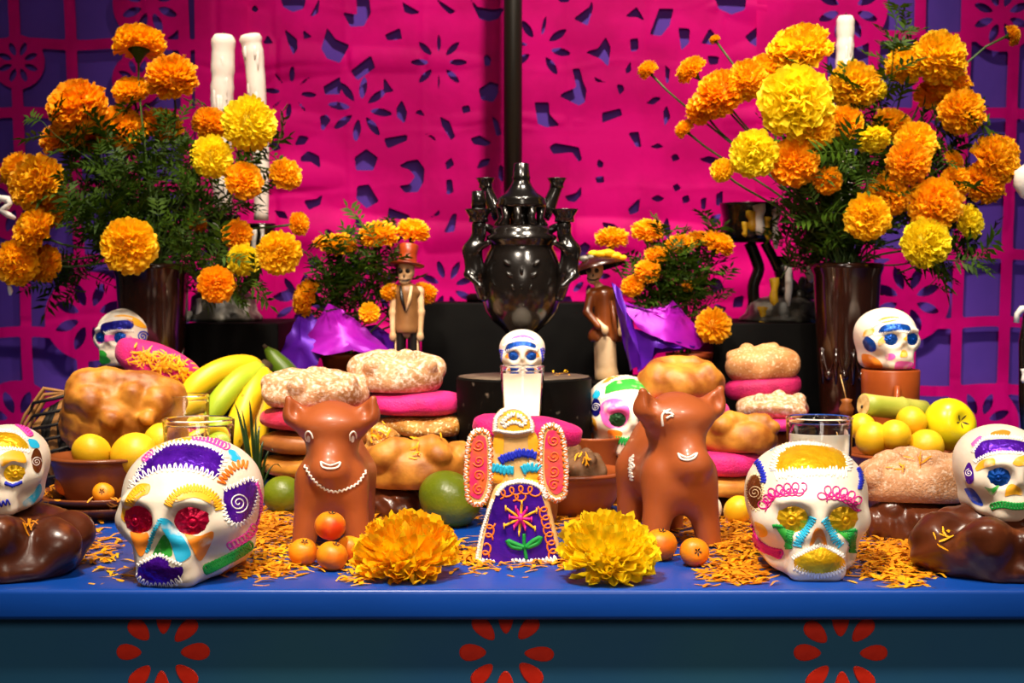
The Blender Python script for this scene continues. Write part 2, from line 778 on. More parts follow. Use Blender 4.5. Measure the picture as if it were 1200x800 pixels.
CUT = [
    [(330, -5), (362, -5), (358, 10), (345, 14), (334, 8)], [(377, -4), (375, 15), (364, 21), (371, 8)],
    [(403, 14), (420, 17), (419, -4), (434, -4), (436, 15), (428, 30), (412, 31)], [(335, 33), (350, 45), (351, 57), (346, 64), (339, 48)],
    [(356, 33), (368, 43), (358, 45)], [(310, 51), (316, 40), (323, 51)], [(300, 5), (306, 10), (302, 15), (297, 11)],
    [(385, 32), (395, 45), (411, 52), (400, 73), (385, 68), (378, 56)], [(412, 82), (436, 64), (441, 78), (420, 93)],
    [(452, 40), (470, 32), (472, 45), (455, 47)], [(380, 100), (400, 88), (400, 109), (382, 109)], [(450, 88), (463, 106), (451, 107)],
    [(472, 2), (495, 15), (483, 17), (475, 14)], [(510, -3), (530, 10), (535, 13), (528, 17), (518, 8)],
    [(376, 134), (384, 132), (389, 139), (378, 153)], [(465, 125), (472, 115), (478, 130), (475, 143), (466, 135)],
    [(485, 130), (494, 126), (499, 135)], [(516, 134), (527, 140), (534, 158), (529, 162), (518, 145)], [(496, 153), (508, 157), (515, 166)],
    [(450, 160), (478, 155), (478, 162), (455, 172)], [(346, 168), (352, 156), (364, 158), (358, 167)],
    [(316, 167), (325, 161), (331, 172), (322, 175)], [(353, 182), (362, 174), (375, 180), (377, 195), (365, 187), (354, 187)],
    [(416, 182), (430, 172), (444, 182), (438, 197), (418, 197)],
    [(467, 192), (478, 186), (490, 184), (498, 195), (497, 210), (490, 222), (475, 223), (468, 215), (480, 213), (487, 204), (480, 196)],
    [(522, 188), (529, 182), (533, 190), (524, 197)], [(523, 208), (530, 207), (532, 222), (524, 226)],
    [(419, 215), (433, 213), (440, 225), (445, 233), (430, 241), (418, 230)], [(356, 232), (372, 230), (379, 224), (376, 237), (363, 243)],
    [(456, 240), (480, 249), (482, 254), (454, 253)], [(498, 254), (508, 249), (517, 241), (515, 249)], [(520, 270), (530, 248), (536, 246), (533, 268)],
    [(416, 245), (424, 255), (426, 268), (418, 262)], [(381, 266), (386, 265), (396, 272), (385, 273)], [(398, 268), (410, 264), (418, 268), (416, 274)],
    [(550, -3), (560, 8), (578, 11), (592, 9), (584, 22), (573, 25), (562, 22)], [(567, 65), (571, 62), (576, 68), (574, 76), (568, 76)],
    [(561, 103), (575, 94), (584, 97), (584, 108), (578, 118), (564, 115)], [(541, 123), (550, 121), (552, 129), (543, 131)],
    [(576, 132), (584, 140), (588, 155), (582, 158)], [(551, 160), (562, 156), (577, 165), (570, 169), (556, 167)],
    [(558, 196), (563, 185), (575, 182), (572, 191)], [(585, 190), (590, 192), (590, 212), (584, 205)], [(652, -4), (668, -4), (666, 3), (655, 3)],
    [(671, 22), (690, 8), (694, -3), (694, 10), (688, 30)], [(684, 60), (700, 56), (709, 43), (715, 55), (712, 77), (703, 68)],
    [(670, 79), (679, 79), (683, 95), (687, 104), (685, 118), (678, 122), (655, 111), (660, 107), (675, 101)], [(693, 85), (698, 90), (710, 95), (698, 95)],
    [(626, 118), (643, 118), (644, 132), (656, 145), (640, 147), (630, 143)],
    [(643, 170), (650, 165), (678, 170), (682, 185), (678, 187), (670, 176), (648, 178)], [(700, 183), (707, 188), (706, 194), (699, 193)],
    [(705, 130), (726, 125), (729, 133), (705, 142)], [(725, 110), (731, 104), (729, 98), (721, 97)], [(735, 153), (748, 152), (751, 170), (745, 170)],
    [(760, 170), (770, 165), (778, 170), (768, 172)], [(737, 45), (747, 44), (747, 58), (738, 60)], [(760, 40), (771, 10), (788, 10), (783, 30), (773, 42)],
    [(730, 20), (745, 8), (755, 25), (745, 20)], [(732, 80), (738, 70), (739, 82), (733, 86)], [(778, 75), (784, 80), (782, 98), (779, 95)],
    [(755, 120), (765, 112), (776, 112), (765, 121)], [(776, 130), (780, 120), (785, 135), (778, 146)], [(785, 180), (792, 177), (796, 184), (788, 187)],
    [(661, 227), (675, 223), (681, 215), (681, 226), (674, 234), (666, 233)], [(735, 242), (750, 228), (748, 245), (738, 249)],
    [(761, 230), (770, 225), (779, 230), (770, 234)], [(787, 215), (793, 212), (798, 218), (790, 222)], [(705, 257), (718, 259), (728, 266), (708, 267)],
    [(776, 260), (782, 250), (786, 270), (780, 278)], [(672, 290), (685, 280), (692, 285), (685, 298), (675, 300)], [(697, 205), (707, 203), (708, 211), (699, 212)],
    [(655, 345), (668, 343), (672, 352), (656, 352)], [(793, 32), (807, 33), (806, 50), (797, 58)], [(820, 50), (830, 32), (841, 46), (835, 52)],
    [(827, 64), (841, 65), (840, 74), (830, 75)], [(835, -4), (873, -4), (870, 12), (855, 17), (840, 10)], [(871, 42), (886, 30), (886, 55), (877, 50)],
    [(817, 184), (830, 180), (843, 184), (832, 190)], [(798, 228), (806, 225), (808, 233), (800, 236)], [(820, 230), (827, 228), (826, 243), (821, 242)],
    [(838, 225), (846, 220), (846, 238), (838, 238)], [(832, 250), (845, 247), (840, 259), (832, 256)], [(360, 300), (372, 296), (380, 306), (366, 312)],
    [(318, 300), (326, 296), (340, 303), (328, 309)], [(410, 300), (420, 292), (424, 305), (414, 312)], [(335, 245), (322, 243), (328, 252), (340, 254)],
    [(325, 340), (345, 333), (352, 345), (330, 350)], [(830, 330), (842, 322), (848, 333), (836, 340)], [(860, 345), (872, 342), (870, 356), (858, 357)],
    [(838, 352), (852, 357), (846, 365), (834, 362)], [(806, 300), (818, 296), (822, 306), (810, 310)],
]


def centre_fn(X, Y):
    F = np.full(X.shape, 50.0)
    for P in CUT:
        P = np.array(P, float)
        c = P.mean(0)
        lo, hi = P.min(0) - 14, P.max(0) + 14
        m = (X > lo[0]) & (X < hi[0]) & (Y > lo[1]) & (Y < hi[1])
        if m.any():
            F[m] = np.minimum(F[m], -poly_sd(P, X[m], Y[m]))
    for cx, cy, r0, r1, W, rot, wid in ((423, 126, 11, 39, 9, .15, None), (515, 72, 11, 34, 7.5, 0, (1, 1, .35, 1, 1, 1, .6, 1)), (342, 107, 11, 32, 6.5, .1, (1, .4, 1, .4)),
                                        (524, 333, 10, 34, 8, .45, None), (632, 55, 13, 38, 9, .2, (1, 1, 0.01, 1, .6, 1, .5, 1)), (352, 350, 10, 34, 8, .2, None),
                                        (440, 330, 10, 32, 7, .3, None), (770, 210, 9, 9.5, .1, 0, None), (690, 320, 9, 26, 7, 0, None)):
        F = holes_flower(F, X, Y, cx, cy, r0, r1, W, 8, rot, wid)
    return F


sheet(284, 894, -30, 521, centre_fn, 'pink cut tissue sheet with flowers and leaf cut-outs behind the black burner', .0, 7, 1.7)

# ------------------------------------------------------------------ table
BLUE = mat('blue_paint', '0a46a6', '083a8c', scale=7, lo=.35, hi=.7, rough=.33, bump=.22, bscale=26, stretch=(.35, 1, 1), col3='7f96cf', scale3=21, lo3=.73, hi3=.76)
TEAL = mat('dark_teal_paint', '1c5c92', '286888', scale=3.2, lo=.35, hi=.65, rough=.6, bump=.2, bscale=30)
table = thing('altar_table', 'long blue painted altar table with red flowers on its dark front', 'table', (0, 0, -0.75))
o = obj('tabletop', Geo().box((-1.15, 0, .7205), (1.15, 1.20, .75), .0045), BLUE, table)
autosmooth(o)
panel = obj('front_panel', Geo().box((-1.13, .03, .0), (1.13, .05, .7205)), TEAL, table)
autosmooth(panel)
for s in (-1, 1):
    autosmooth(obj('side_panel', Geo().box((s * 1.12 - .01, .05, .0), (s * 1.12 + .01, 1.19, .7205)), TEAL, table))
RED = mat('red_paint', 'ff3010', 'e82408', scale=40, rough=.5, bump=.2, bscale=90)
for fx, fy, seed in ((190, 765, 1), (593, 764, 2), (985, 766, 3)):
    rg = random.Random(seed)
    for k in range(8):
        a = math.pi / 4 * k + rg.uniform(-.06, .06)
        c = at(fx + 39 * math.cos(a), fy + 37 * math.sin(a), .0299)
        L, W = 16.5 * mpp(.03) * rg.uniform(.9, 1.08), 9.6 * mpp(.03) * rg.uniform(.9, 1.1)
        V = []
        for lay in (0, 1):
            for i in range(18):
                t = 2 * math.pi * i / 18
                u = L * math.cos(t) * (1 - .1 * lay)
                v = W * math.sin(t) * (1 + .28 * math.cos(t)) * (1 - .1 * lay)
                V.append((u * math.cos(-a) - v * math.sin(-a), -.0009 * lay, u * math.sin(-a) + v * math.cos(-a)))
        F = [tuple(range(35, 17, -1))] + [(i, (i + 1) % 18, 18 + (i + 1) % 18, 18 + i) for i in range(18)]
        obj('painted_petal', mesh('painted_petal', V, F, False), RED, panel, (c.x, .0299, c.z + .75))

# ------------------------------------------------------------------ black stands at the back
BLACK = mat('black_board', '060505', '090807', scale=20, rough=.65, bump=.1, bscale=60, spec=.08)


def block(name, px0, px1, Y0, Y1, z0, z1, label, cat='stand', m=BLACK):
    x0, x1 = onz(px0, Y0, 0).x, onz(px1, Y0, 0).x
    o = obj(name, Geo().box((x0, Y0, z0), (x1, Y1, z1), .002), m)
    tag(o, label, cat)
    return autosmooth(o)


ZB = zof(355, .93)
ZL = zof(379, .80)
block('black_box', 494, 742, .93, 1.16, 0, ZB, 'tall black box under the black clay burner', 'box')
block('black_stand', 215, 326, .80, 1.12, 0, ZL, 'black stand under the wax-covered candelabrum left of the purple foil pot')
block('black_stand', 836, 964, .80, 1.12, 0, ZL, 'black stand beside the right vase, behind the tan bread')
block('low_riser', 332, 490, .735, .925, 0, .147, 'low black riser under the left foil-wrapped marigold pot', 'riser')
block('low_riser', 694, 832, .735, .925, 0, .147, 'low black riser under the right foil-wrapped marigold pot', 'riser')
zp = zof(441, .59)
g = Geo().lathe([(.0, 0), (.0895, 0), (.09, .002), (.09, zp - .002), (.088, zp), (0, zp)], 64)
pd = tag(obj('round_pedestal', g, mat('pedestal_paint', '080706', '0c0a08', scale=30, rough=.65, spec=.08, col3='6d6358', scale3=60, lo3=.66, hi3=.75), None, onz(614, .59, 0)), 'round black pedestal under the small skull in the middle', 'pedestal')
autosmooth(pd)
obj('lit_top_disc', Geo().lathe([(0, zp + .0002), (.087, zp + .0002), (.087, zp + .0006), (0, zp + .0008)], 64), mat('lit_top_colour', '6a5a4a', '4a3c30', scale=40, rough=.6), pd)  # lighter disc: light on the pedestal top put into its colour

# ================================================================== breads
GOLD = mat('golden_crust', 'd08c30', '8e4e12', scale=26, lo=.36, hi=.62, rough=.5, bump=.4, bscale=90, sss=.10, sssc=.003)
GOLD2 = mat('pale_golden_crust', 'd69b45', 'b06c22', scale=26, lo=.38, hi=.66, rough=.5, bump=.4, bscale=110, sss=.12, sssc=.003)
TAN = mat('tan_crust', 'c98d55', 'a86c38', scale=24, lo=.4, hi=.66, rough=.6, bump=.4, bscale=160, col3='dcb892', scale3=300, lo3=.55, hi3=.66)
SUGAR = mat('sugared_crust', 'c8946a', 'a06a3c', scale=30, lo=.45, hi=.68, rough=.6, bump=.8, bscale=420, col3='e6cdb4', scale3=240, lo3=.50, hi3=.80)
SUGARW = mat('heavily_sugared_crust', 'c48f62', '98602f', scale=26, lo=.5, hi=.68, rough=.6, bump=.8, bscale=420, col3='f0dccb', scale3=200, lo3=.46, hi3=.74)
PINK = mat('pink_sugar_crust', 'e8107c', 'c00a62', scale=60, lo=.35, hi=.7, rough=.65, bump=.7, bscale=420, sheen=.12)
REDP = mat('red_pink_sugar_crust', 'e01c50', 'b80f3c', scale=60, lo=.35, hi=.7, rough=.65, bump=.7, bscale=420, sheen=.12)
DPINK = mat('deep_pink_sugar_crust', 'b50c58', '8c0640', scale=60, lo=.35, hi=.7, rough=.65, bump=.7, bscale=420)
CHOC = mat('chocolate_glaze', '5a2a14', '3c180b', scale=18, lo=.4, hi=.65, rough=.30, bump=.7, bscale=26, col3='7a3e1c', scale3=28, lo3=.6, hi3=.72, coat=.06)
BROWN = mat('brown_crust', '9a5a26', '70390f', scale=24, lo=.4, hi=.65, rough=.45, bump=.4, bscale=90)
SESAME = mat('sesame_crust', 'd39a48', 'ad6c24', scale=30, lo=.4, hi=.65, rough=.5, bump=1.0, bscale=240, col3='f4dca4', scale3=260, lo3=.56, hi3=.62)


def bread(name, label, m, loc, size, rot=(0, 0, 0), knobs=(), ridges=(), seed=0, cat='bread', group=None, flat=.42, k=.055, wobble=.022, h=None, dents=(), sq=0):
    W, D, H = size
    Wh, Dh = W / 2, D / 2

    def top(u, v):
        q = max(0.02, 1 - min(.96, u * u + v * v))
        return flat * H + (1 - flat) * H * math.sqrt(q)
    pw = 3.0 if sq else 2.4
    zc, hz = (.5 * H, .5 * H) if sq else (.40 * H, .60 * H)

    def base(X, Y, Z):
        q = (X / Wh) ** 2 + (Y / Dh) ** 2
        k_ = (q ** (pw / 2) + np.abs((Z - zc) / hz) ** pw) ** (1 / pw)
        return (k_ - 1) * min(Wh, Dh, hz)
    fs = [base]
    for u, v, r in knobs:
        fs.append(ell((u * Wh, v * Dh, top(u, v) - .15 * r * H), (r * H, r * H, r * H * .9)))
    for (u0, v0), (u1, v1), r in ridges:
        n = 4
        for i in range(n):
            a, b = i / n, (i + 1) / n
            p = [(u0 + (u1 - u0) * t, v0 + (v1 - v0) * t) for t in (a, b)]
            fs.append(cap((p[0][0] * Wh, p[0][1] * Dh, top(*p[0]) - r * H * .25), (p[1][0] * Wh, p[1][1] * Dh, top(*p[1]) - r * H * .25), r * H * (1 + .25 * math.cos(a * 6.28)), r * H * (1 + .25 * math.cos(b * 6.28))))
    f = su(k * H, *fs)
    if dents:
        f = ss(k * H, f, *[ell((u * Wh, v * Dh, top(u, v)), (r * H, r * H * .5, r * H * .5)) for u, v, r in dents])
    f = wob(f, wobble * H, 3.0 / min(Wh, Dh), seed)
    if m is CHOC or seed in (12, 32, 54, 63):
        f = wob(f, (.028 if m is CHOC else .010) * H, 8.5 / min(Wh, Dh), seed + 5)
    f = floorcut(f)
    mg = .45 * H
    hh = h or max(W, D) / 58
    P, Fq = surfnet(f, (-Wh - mg, -Dh - mg, -2 * hh), (Wh + mg, Dh + mg, H * 1.9), hh)
    o = obj(name, mesh(name, P, Fq), m, None, loc)
    o.rotation_euler = rot
    return tag(o, label, cat, group)


def bat(px, py, Y):
    return at(px, py, Y)


# chocolate-glazed loaves in the two front corners
bread('chocolate_bread', 'glossy chocolate bread at the left front corner, under the small skull', CHOC, onz(2, .09, 0), (.150, .150, .056),
      (0, 0, .2), knobs=[(.75, -.55, .42), (.05, -.75, .40), (.9, .1, .35), (-.4, -.2, .3)], ridges=[((-.6, -.5), (.6, .5), .26)], seed=2, wobble=.06, flat=.5, k=.22)
bread('chocolate_bread', 'glossy chocolate bread end behind the left corner loaf', CHOC, onz(62, .235, 0), (.078, .075, .036),
      (0, 0, -.3), knobs=[(.5, -.3, .4)], seed=8, wobble=.06, k=.2)
bread('chocolate_bread', 'glossy chocolate bread at the right front corner, under the small skull', CHOC, onz(1172, .085, 0), (.165, .140, .054),
      (0, 0, -.15), knobs=[(-.7, -.1, .42), (-.2, -.75, .45), (.35, -.65, .40), (-.3, .2, .35)], ridges=[((-.5, .4), (.5, -.5), .28)], seed=4, wobble=.07, flat=.5, k=.22, dents=[(-.45, -.45, .3), (.1, -.5, .22)])
bread('chocolate_bread', 'dark chocolate bread under the sugared loaf beside the right skull', CHOC, onz(1085, .30, 0), (.150, .100, .044),
      (0, 0, .1), knobs=[(-.6, -.4, .35)], seed=6, wobble=.06)
bread('sugared_bread', 'long sugared tan loaf on the dark chocolate bread beside the right skull', SUGAR, onz(1082, .30, .043), (.150, .095, .050),
      (0, 0, -.05), knobs=[(-.5, -.2, .28)], ridges=[((-.8, -.5), (-.1, .5), .22), ((.0, -.5), (.7, .3), .22), ((-.3, .2), (.6, .4), .18)], seed=9, flat=.45, wobble=.05)

# left: loaf propped on the fruit bowl, pink bread with petals
bread('golden_bread', 'big golden knobbed loaf propped above the left fruit bowl', GOLD, onz(139, .53, .080), (.150, .085, .088),
      (.25, 0, .06), knobs=[(-.58, -.45, .21), (.34, -.50, .17), (.72, -.42, .25), (.02, -1.0, .16), (.60, -1.0, .13)],
      ridges=[((-.5, .0), (.85, .1), .24), ((-.35, -.7), (-.45, .1), .15)], k=.075, seed=12, flat=.5, wobble=.012)
bread('pink_bread', 'pink sugar bread with orange petals leaning by the small left skull', PINK, at(176, 446, .62), (.118, .070, .050), (0, R(23), .05), seed=15, wobble=.03, flat=.5, sq=1)

# left stack, behind the left clay bull
LY = .56
bread('golden_bread', 'golden bread at the bottom of the stack behind the left bull', GOLD, onz(372, LY, .036), (.150, .12, .030), seed=21, sq=1)
bread('dark_bread', 'dark flat bread lying on the table under the left stack', BROWN, onz(376, LY, 0), (.14, .11, .036), seed=22)
bread('brown_bread', 'brown crusted bread in the middle of the stack behind the left bull', BROWN, onz(370, LY, .066), (.150, .12, .031), seed=23, sq=1)
bread('red_sugar_bread', 'red-pink sugar bread under the white sugared bread behind the left bull', REDP, onz(371, LY, .097), (.152, .12, .032), seed=24, sq=1)
bread('sugared_bread', 'white sugared knobbed bread topping the stack behind the left bull', SUGARW, onz(368, LY, .128), (.148, .11, .042), (0, 0, .05),
      knobs=[(-.62, -.5, .28), (.60, -.45, .34), (.0, -.1, .3), (.75, .1, .25)], ridges=[((-.8, .1), (.8, .1), .26), ((-.25, -.8), (.1, .4), .26)], seed=25, wobble=.05)
# second stack
MY = .60
bread('chocolate_bread', 'dark chocolate bread under the golden loaf beside the green citrus', CHOC, onz(462, .44, 0), (.075, .085, .040), seed=31)
bread('golden_bread', 'long golden loaf with round knobs between left bull and sugar figure', GOLD, onz(492, .43, .039), (.128, .085, .052), (0, 0, .04),
      knobs=[(-.66, -.45, .40), (.35, -.62, .33), (.85, -.1, .3)], ridges=[((-.45, -.3), (.2, -.3), .3), ((.3, -.5), (.75, .2), .24), ((-.9, .1), (.3, .4), .26)], seed=32, wobble=.03, flat=.5)
bread('dark_bread', 'plain brown bread hidden low in the middle stack', BROWN, onz(492, MY, 0), (.13, .11, .045), seed=33)
bread('dark_bread', 'plain brown bread carrying the sesame bread of the middle stack', BROWN, onz(490, MY, .044), (.135, .11, .042), seed=34)
bread('sesame_bread', 'flat golden sesame bread under the pink bread of the middle stack', SESAME, onz(492, MY, .085), (.128, .105, .028), seed=35, sq=1, wobble=.08)
bread('pink_bread', 'bright pink sugar bread under the sugared bread of the middle stack', PINK, onz(486, MY, .112), (.135, .11, .034), seed=36, wobble=.03, flat=.5, sq=1)
bread('sugared_bread', 'white sugared knobbed bread on the bright pink bread near the pedestal', SUGARW, onz(467, MY, .145), (.117, .10, .046), (0, 0, -.05),
      knobs=[(.65, -.35, .36), (.2, -.2, .34), (-.55, .1, .3)], ridges=[((-.85, .1), (.8, .2), .3), ((-.5, -.6), (-.2, .4), .24)], seed=37, wobble=.05)
bread('crumbly_bread', 'small golden crumbly bread with petals beside the left bull ear', SESAME, onz(447, .47, .076), (.040, .05, .036), seed=38, wobble=.1)
# behind the sugar figure
bread('brown_bread', 'brown bread carrying the pink bread behind the sugar figure', BROWN, onz(612, .385, 0), (.085, .07, .062), seed=40)
bread('dark_bread', 'small brown bread wedged on top behind the sugar figure', BROWN, onz(616, .385, .061), (.08, .06, .036), seed=46)
bread('pink_bread', 'long pink sugar bread lying behind the sugar figure head', PINK, onz(617, .385, .098), (.140, .06, .032), (0, R(6), -.08), seed=41, wobble=.05, flat=.5, sq=1,
      knobs=[(-.75, 0, .12)])
# right stack, behind the right bull
RY = .60
bread('dark_bread', 'plain brown bread at the bottom behind the right bull', BROWN, onz(796, RY, 0), (.12, .11, .050), seed=51)
bread('golden_bread', 'golden bread with pink bread on it behind the right bull', GOLD, onz(790, RY, .049), (.142, .11, .056), seed=52, knobs=[(-.8, -.4, .2)])
bread('pink_bread', 'bright pink sugar bread peeping out behind the right bull ear', PINK, onz(792, RY, .103), (.140, .11, .034), seed=53, sq=1, wobble=.03)
bread('golden_bread', 'smooth golden loaf lying above the head of the right bull', GOLD, onz(798, RY, .135), (.122, .10, .048), (0, 0, .1),
      knobs=[(-.6, -.3, .22), (.45, -.5, .2)], ridges=[((-.5, .1), (.6, .2), .2)], seed=54, wobble=.04, k=.2)
QY = .44
bread('chocolate_bread', 'dark chocolate bread on the table behind the yellow guava and skull', CHOC, onz(842, QY + .02, 0), (.075, .10, .028), seed=60)
bread('golden_bread', 'golden brown bread under the pink bread left of the big right skull', GOLD2, onz(842, QY, .027), (.098, .085, .026), seed=61, sq=1)
bread('pink_bread', 'bright pink sugar bread under the golden loaf right of the right bull', PINK, onz(848, QY, .052), (.100, .085, .032), seed=62, sq=1, wobble=.02)
bread('golden_bread', 'golden loaf with round knob between right bull and big right skull', GOLD, onz(866, QY, .083), (.098, .075, .040), (0, 0, -.05),
      knobs=[(-.45, -.55, .40), (.8, -.2, .3)], ridges=[((-.2, -.3), (.6, -.1), .3)], seed=63, wobble=.03, flat=.5)
UY = .70
bread('dark_bread', 'plain brown bread at the bottom of the stack by the right vase', BROWN, onz(896, UY, 0), (.115, .12, .052), seed=70)
bread('golden_bread', 'brown golden bread low in the stack beside the right vase', BROWN, onz(898, UY, .051), (.112, .11, .035), seed=71)
bread('deep_pink_bread', 'deep pink bread under the white sugared bread near the right glass', PINK, onz(915, UY - .02, .085), (.105, .11, .020), seed=72, sq=1)
bread('sugared_bread', 'white sugared bread below the tan bread near the right glass', SUGARW, onz(908, UY - .02, .104), (.100, .10, .030), (0, 0, .1), knobs=[(-.5, -.4, .34), (.65, -.2, .34), (.1, -.1, .3)], seed=73, wobble=.07)
bread('deep_pink_bread', 'dark pink bread carrying the tan bread before the right black stand', DPINK, onz(897, UY + .02, .124), (.108, .095, .036), (0, R(-6), 0), seed=74, flat=.5, sq=1)
bread('tan_bread', 'rough tan bread topping the stack before the right black stand', TAN, onz(894, UY + .02, .154), (.104, .090, .046), (0, R(-5), .1),
      knobs=[(-.35, .1, .26)], ridges=[((-.8, .0), (.3, -.3), .14)], seed=75, wobble=.04, flat=.5)

# ================================================================== clay ware and fruit
CLAY = mat('red_clay', '94481f', '7a3815', scale=14, lo=.35, hi=.7, rough=.38, bump=.12, bscale=80)
CLAYB = mat('brown_clay', '82431f', '6a3415', scale=16, lo=.35, hi=.7, rough=.35, bump=.15, bscale=80)
GUAVA = mat('yellow_guava_skin', 'f0c21e', 'd9a812', scale=16, rough=.42, bump=.12, bscale=90, sss=.15, sssc=.004, ssr=(1, .7, .1), col3='a87a14', scale3=60, lo3=.68, hi3=.75)
APPLE = mat('yellow_green_apple_skin', 'e6cf10', 'cfc014', scale=10, rough=.3, sss=.12, sssc=.004, ssr=(1, .8, .1), col3='a8b018', scale3=7, lo3=.5, hi3=.7)
TEJO = mat('tejocote_skin', 'e8930e', 'd8690a', scale=22, lo=.42, hi=.62, rough=.45, bump=.2, bscale=160, sss=.12, sssc=.003, ssr=(1, .5, .1), col3='8a5212', scale3=90, lo3=.68, hi3=.74)
TEJOR = mat('ripe_tejocote_skin', 'e88a10', 'd23a0c', scale=20, lo=.45, hi=.62, rough=.42, bump=.2, bscale=160, sss=.12, sssc=.003, ssr=(1, .5, .1), col3='7a4a12', scale3=90, lo3=.69, hi3=.74)
GREEN = mat('green_citrus_skin', '66720c', '4c5c0a', scale=9, lo=.35, hi=.7, rough=.35, bump=.3, bscale=260, col3='8e9420', scale3=6, lo3=.55, hi3=.75)
DARKBIT = mat('dried_calyx', '3a2410', '20140a', scale=60, rough=.8)


def fruit(name, label, r, loc, m, rot=(0, 0, 0), sz=1.0, dimple=.12, calyx=True, cat='fruit', group=None, stem=False, waist=0):
    t = thing(name, label, cat, loc, rot, group)
    prof = []
    n = 18
    for i in range(n + 1):
        a = math.pi * i / n
        q = r * (1 + waist * math.cos(a) * math.sin(a) ** 2)
        z = -math.cos(a) * r * sz
        rr = q * math.sin(a)
        z -= dimple * r * math.exp(-(rr / (r * .3)) ** 2) * (1 if a > math.pi / 2 else -.5)
        prof.append((rr if 0 < i < n else 0.00001, z))
    g = Geo().lathe(prof, 28, rf=lambda a, z: 1 + .018 * math.sin(3 * a + z * 60) + .012 * math.cos(2 * a + 1))
    obj('skin', g, m, t)
    if calyx:
        c = Geo()
        zt = r * sz - dimple * r
        for k in range(5):
            a = k * 1.257
            c.add([(.02 * r * math.cos(a + 1.5), .02 * r * math.sin(a + 1.5), zt), (.18 * r * math.cos(a - .4), .18 * r * math.sin(a - .4), zt + .05 * r),
                   (.30 * r * math.cos(a), .30 * r * math.sin(a), zt + .16 * r), (.18 * r * math.cos(a + .4), .18 * r * math.sin(a + .4), zt + .05 * r)], [(0, 1, 2, 3)])
        obj('calyx', c, DARKBIT, t)
    if stem:
        obj('stem', Geo().tube([(0, 0, r * sz * .7), (.02 * r, 0, r * sz * 1.0), (.08 * r, 0, r * sz * 1.15)], .05 * r, 6), DARKBIT, t)
    return t


def fr_px(name, label, px, py, rpx, Y, m, **k):
    """fruit seen with its centre at a pixel"""
    return fruit(name, label, rpx * mpp(Y), at(px, py, Y), m, **k)


def on_table(name, label, px, Y, r, m, **k):
    return fruit(name, label, r, onz(px, Y, r * k.get('sz', 1.0) * .985), m, **k)


on_table('tejocote', 'orange tejocote at the front of the little pile by the left bull', 388, .095, .0158, TEJO, rot=(.35, .2, .5), sz=.93)
on_table('tejocote', 'dull orange tejocote at the left of the little pile', 354, .122, .0150, TEJO, rot=(.4, -.3, 1), sz=.93)
on_table('tejocote', 'orange tejocote at the back right of the little pile', 409, .137, .0150, TEJO, rot=(.3, .6, 2), sz=.93)
fruit('tejocote', 'reddish tejocote on top of the little pile by the left bull', .0160, onz(386, .118, .0415), TEJOR, rot=(.2, .1, .3), sz=.92)
on_table('tejocote', 'orange tejocote between the big yellow bloom and the right bull hoof', 775, .15, .0175, TEJO, rot=(.2, .1, 0), sz=.95)
on_table('tejocote', 'red-cheeked tejocote with its calyx facing out before the right bull', 815, .118, .0152, TEJOR, rot=(1.35, .2, .1), sz=.95)
on_table('guava', 'yellow guava on the table beside the big right skull', 866, .375, .0165, GUAVA, rot=(.3, .6, 0), sz=1.12, calyx=False, dimple=.03)
on_table('green_citrus', 'large green citrus fruit under the golden loaf beside the sugar figure', 527, .372, .0378, GREEN, rot=(.2, .5, .3), sz=.86, calyx=False, dimple=.04)
on_table('green_citrus', 'green citrus fruit in front of the left bread stack, behind the left bull', 330, .475, .0250, GREEN, rot=(.1, -.2, 1), sz=.94, calyx=False, dimple=.04)


on_table('sugar_egg', 'pale rounded sugar piece half hidden behind the right bull leg', 834, .40, .0135, mat('pale_sugar', 'e8d8c0', rough=.5, sss=.2), sz=1.2, calyx=False, dimple=0, cat='sugar piece')


def dish(name, label, loc, prof, m, n=48, cat='bowl', parts=None, group=None):
    o = tag(obj(name, Geo().lathe(prof, n), m, None, loc), label, cat, group)
    return o


def bowl_prof(r, h, base, th=.004, lip=.0055):
    pr = [(.0, 0), (base, 0)]
    for i in range(1, 9):
        t = i / 8
        pr.append((base + (r - base) * t ** .62, h * t ** 1.25))
    pr += [(r + lip, h + .001), (r + lip, h + .004), (r - th * .3, h + .005)]
    for i in range(7, -1, -1):
        t = i / 8
        pr.append((max(0.0, base + (r - base) * t ** .62 - th), h * t ** 1.25 + th))
    pr.append((0, th))
    return pr


LB = onz(119, .455, 0)
for i, (rr, z) in enumerate(((.080, 0.0), (.086, .012))):
    dish('clay_saucer', ('lower' if i == 0 else 'upper') + ' brown clay saucer of the pair under the left fruit bowl', LB + Vector((0, 0, z)),
         [(0, 0), (rr * .62, 0), (rr * .97, .014), (rr, .017), (rr * .985, .0185), (rr * .94, .0165), (rr * .6, .005), (0, .005)], CLAYB, cat='saucer')
bl = dish('clay_bowl', 'brown clay bowl holding yellow guavas beneath the big golden loaf', LB + Vector((0, 0, .0175)), bowl_prof(.063, .054, .036), CLAYB)
fr_px('guava', 'yellow guava with dark calyx at the left end of the left bowl', 107, 529, 23, .425, GUAVA, rot=(-.5, .3, 0), sz=.9)
fr_px('guava', 'oval yellow guava in the middle of the left bowl', 157, 533, 26, .43, GUAVA, rot=(.2, 1.2, 0), sz=1.1, calyx=False, dimple=.03)
fr_px('guava', 'yellow guava at the back of the left bowl, behind the front glass', 190, 517, 22, .47, GUAVA, rot=(.2, .2, 0), calyx=False, dimple=.03)
fr_px('guava', 'small guava sitting on the saucer rim below the left bowl', 121, 578, 13, .392, TEJO, rot=(1.2, .3, 0), sz=.95)
fr_px('tejocote', 'dull orange tejocote on the saucer beside the corner chocolate bread', 78, 567, 14, .435, TEJO, rot=(.3, .4, 0), sz=.95)

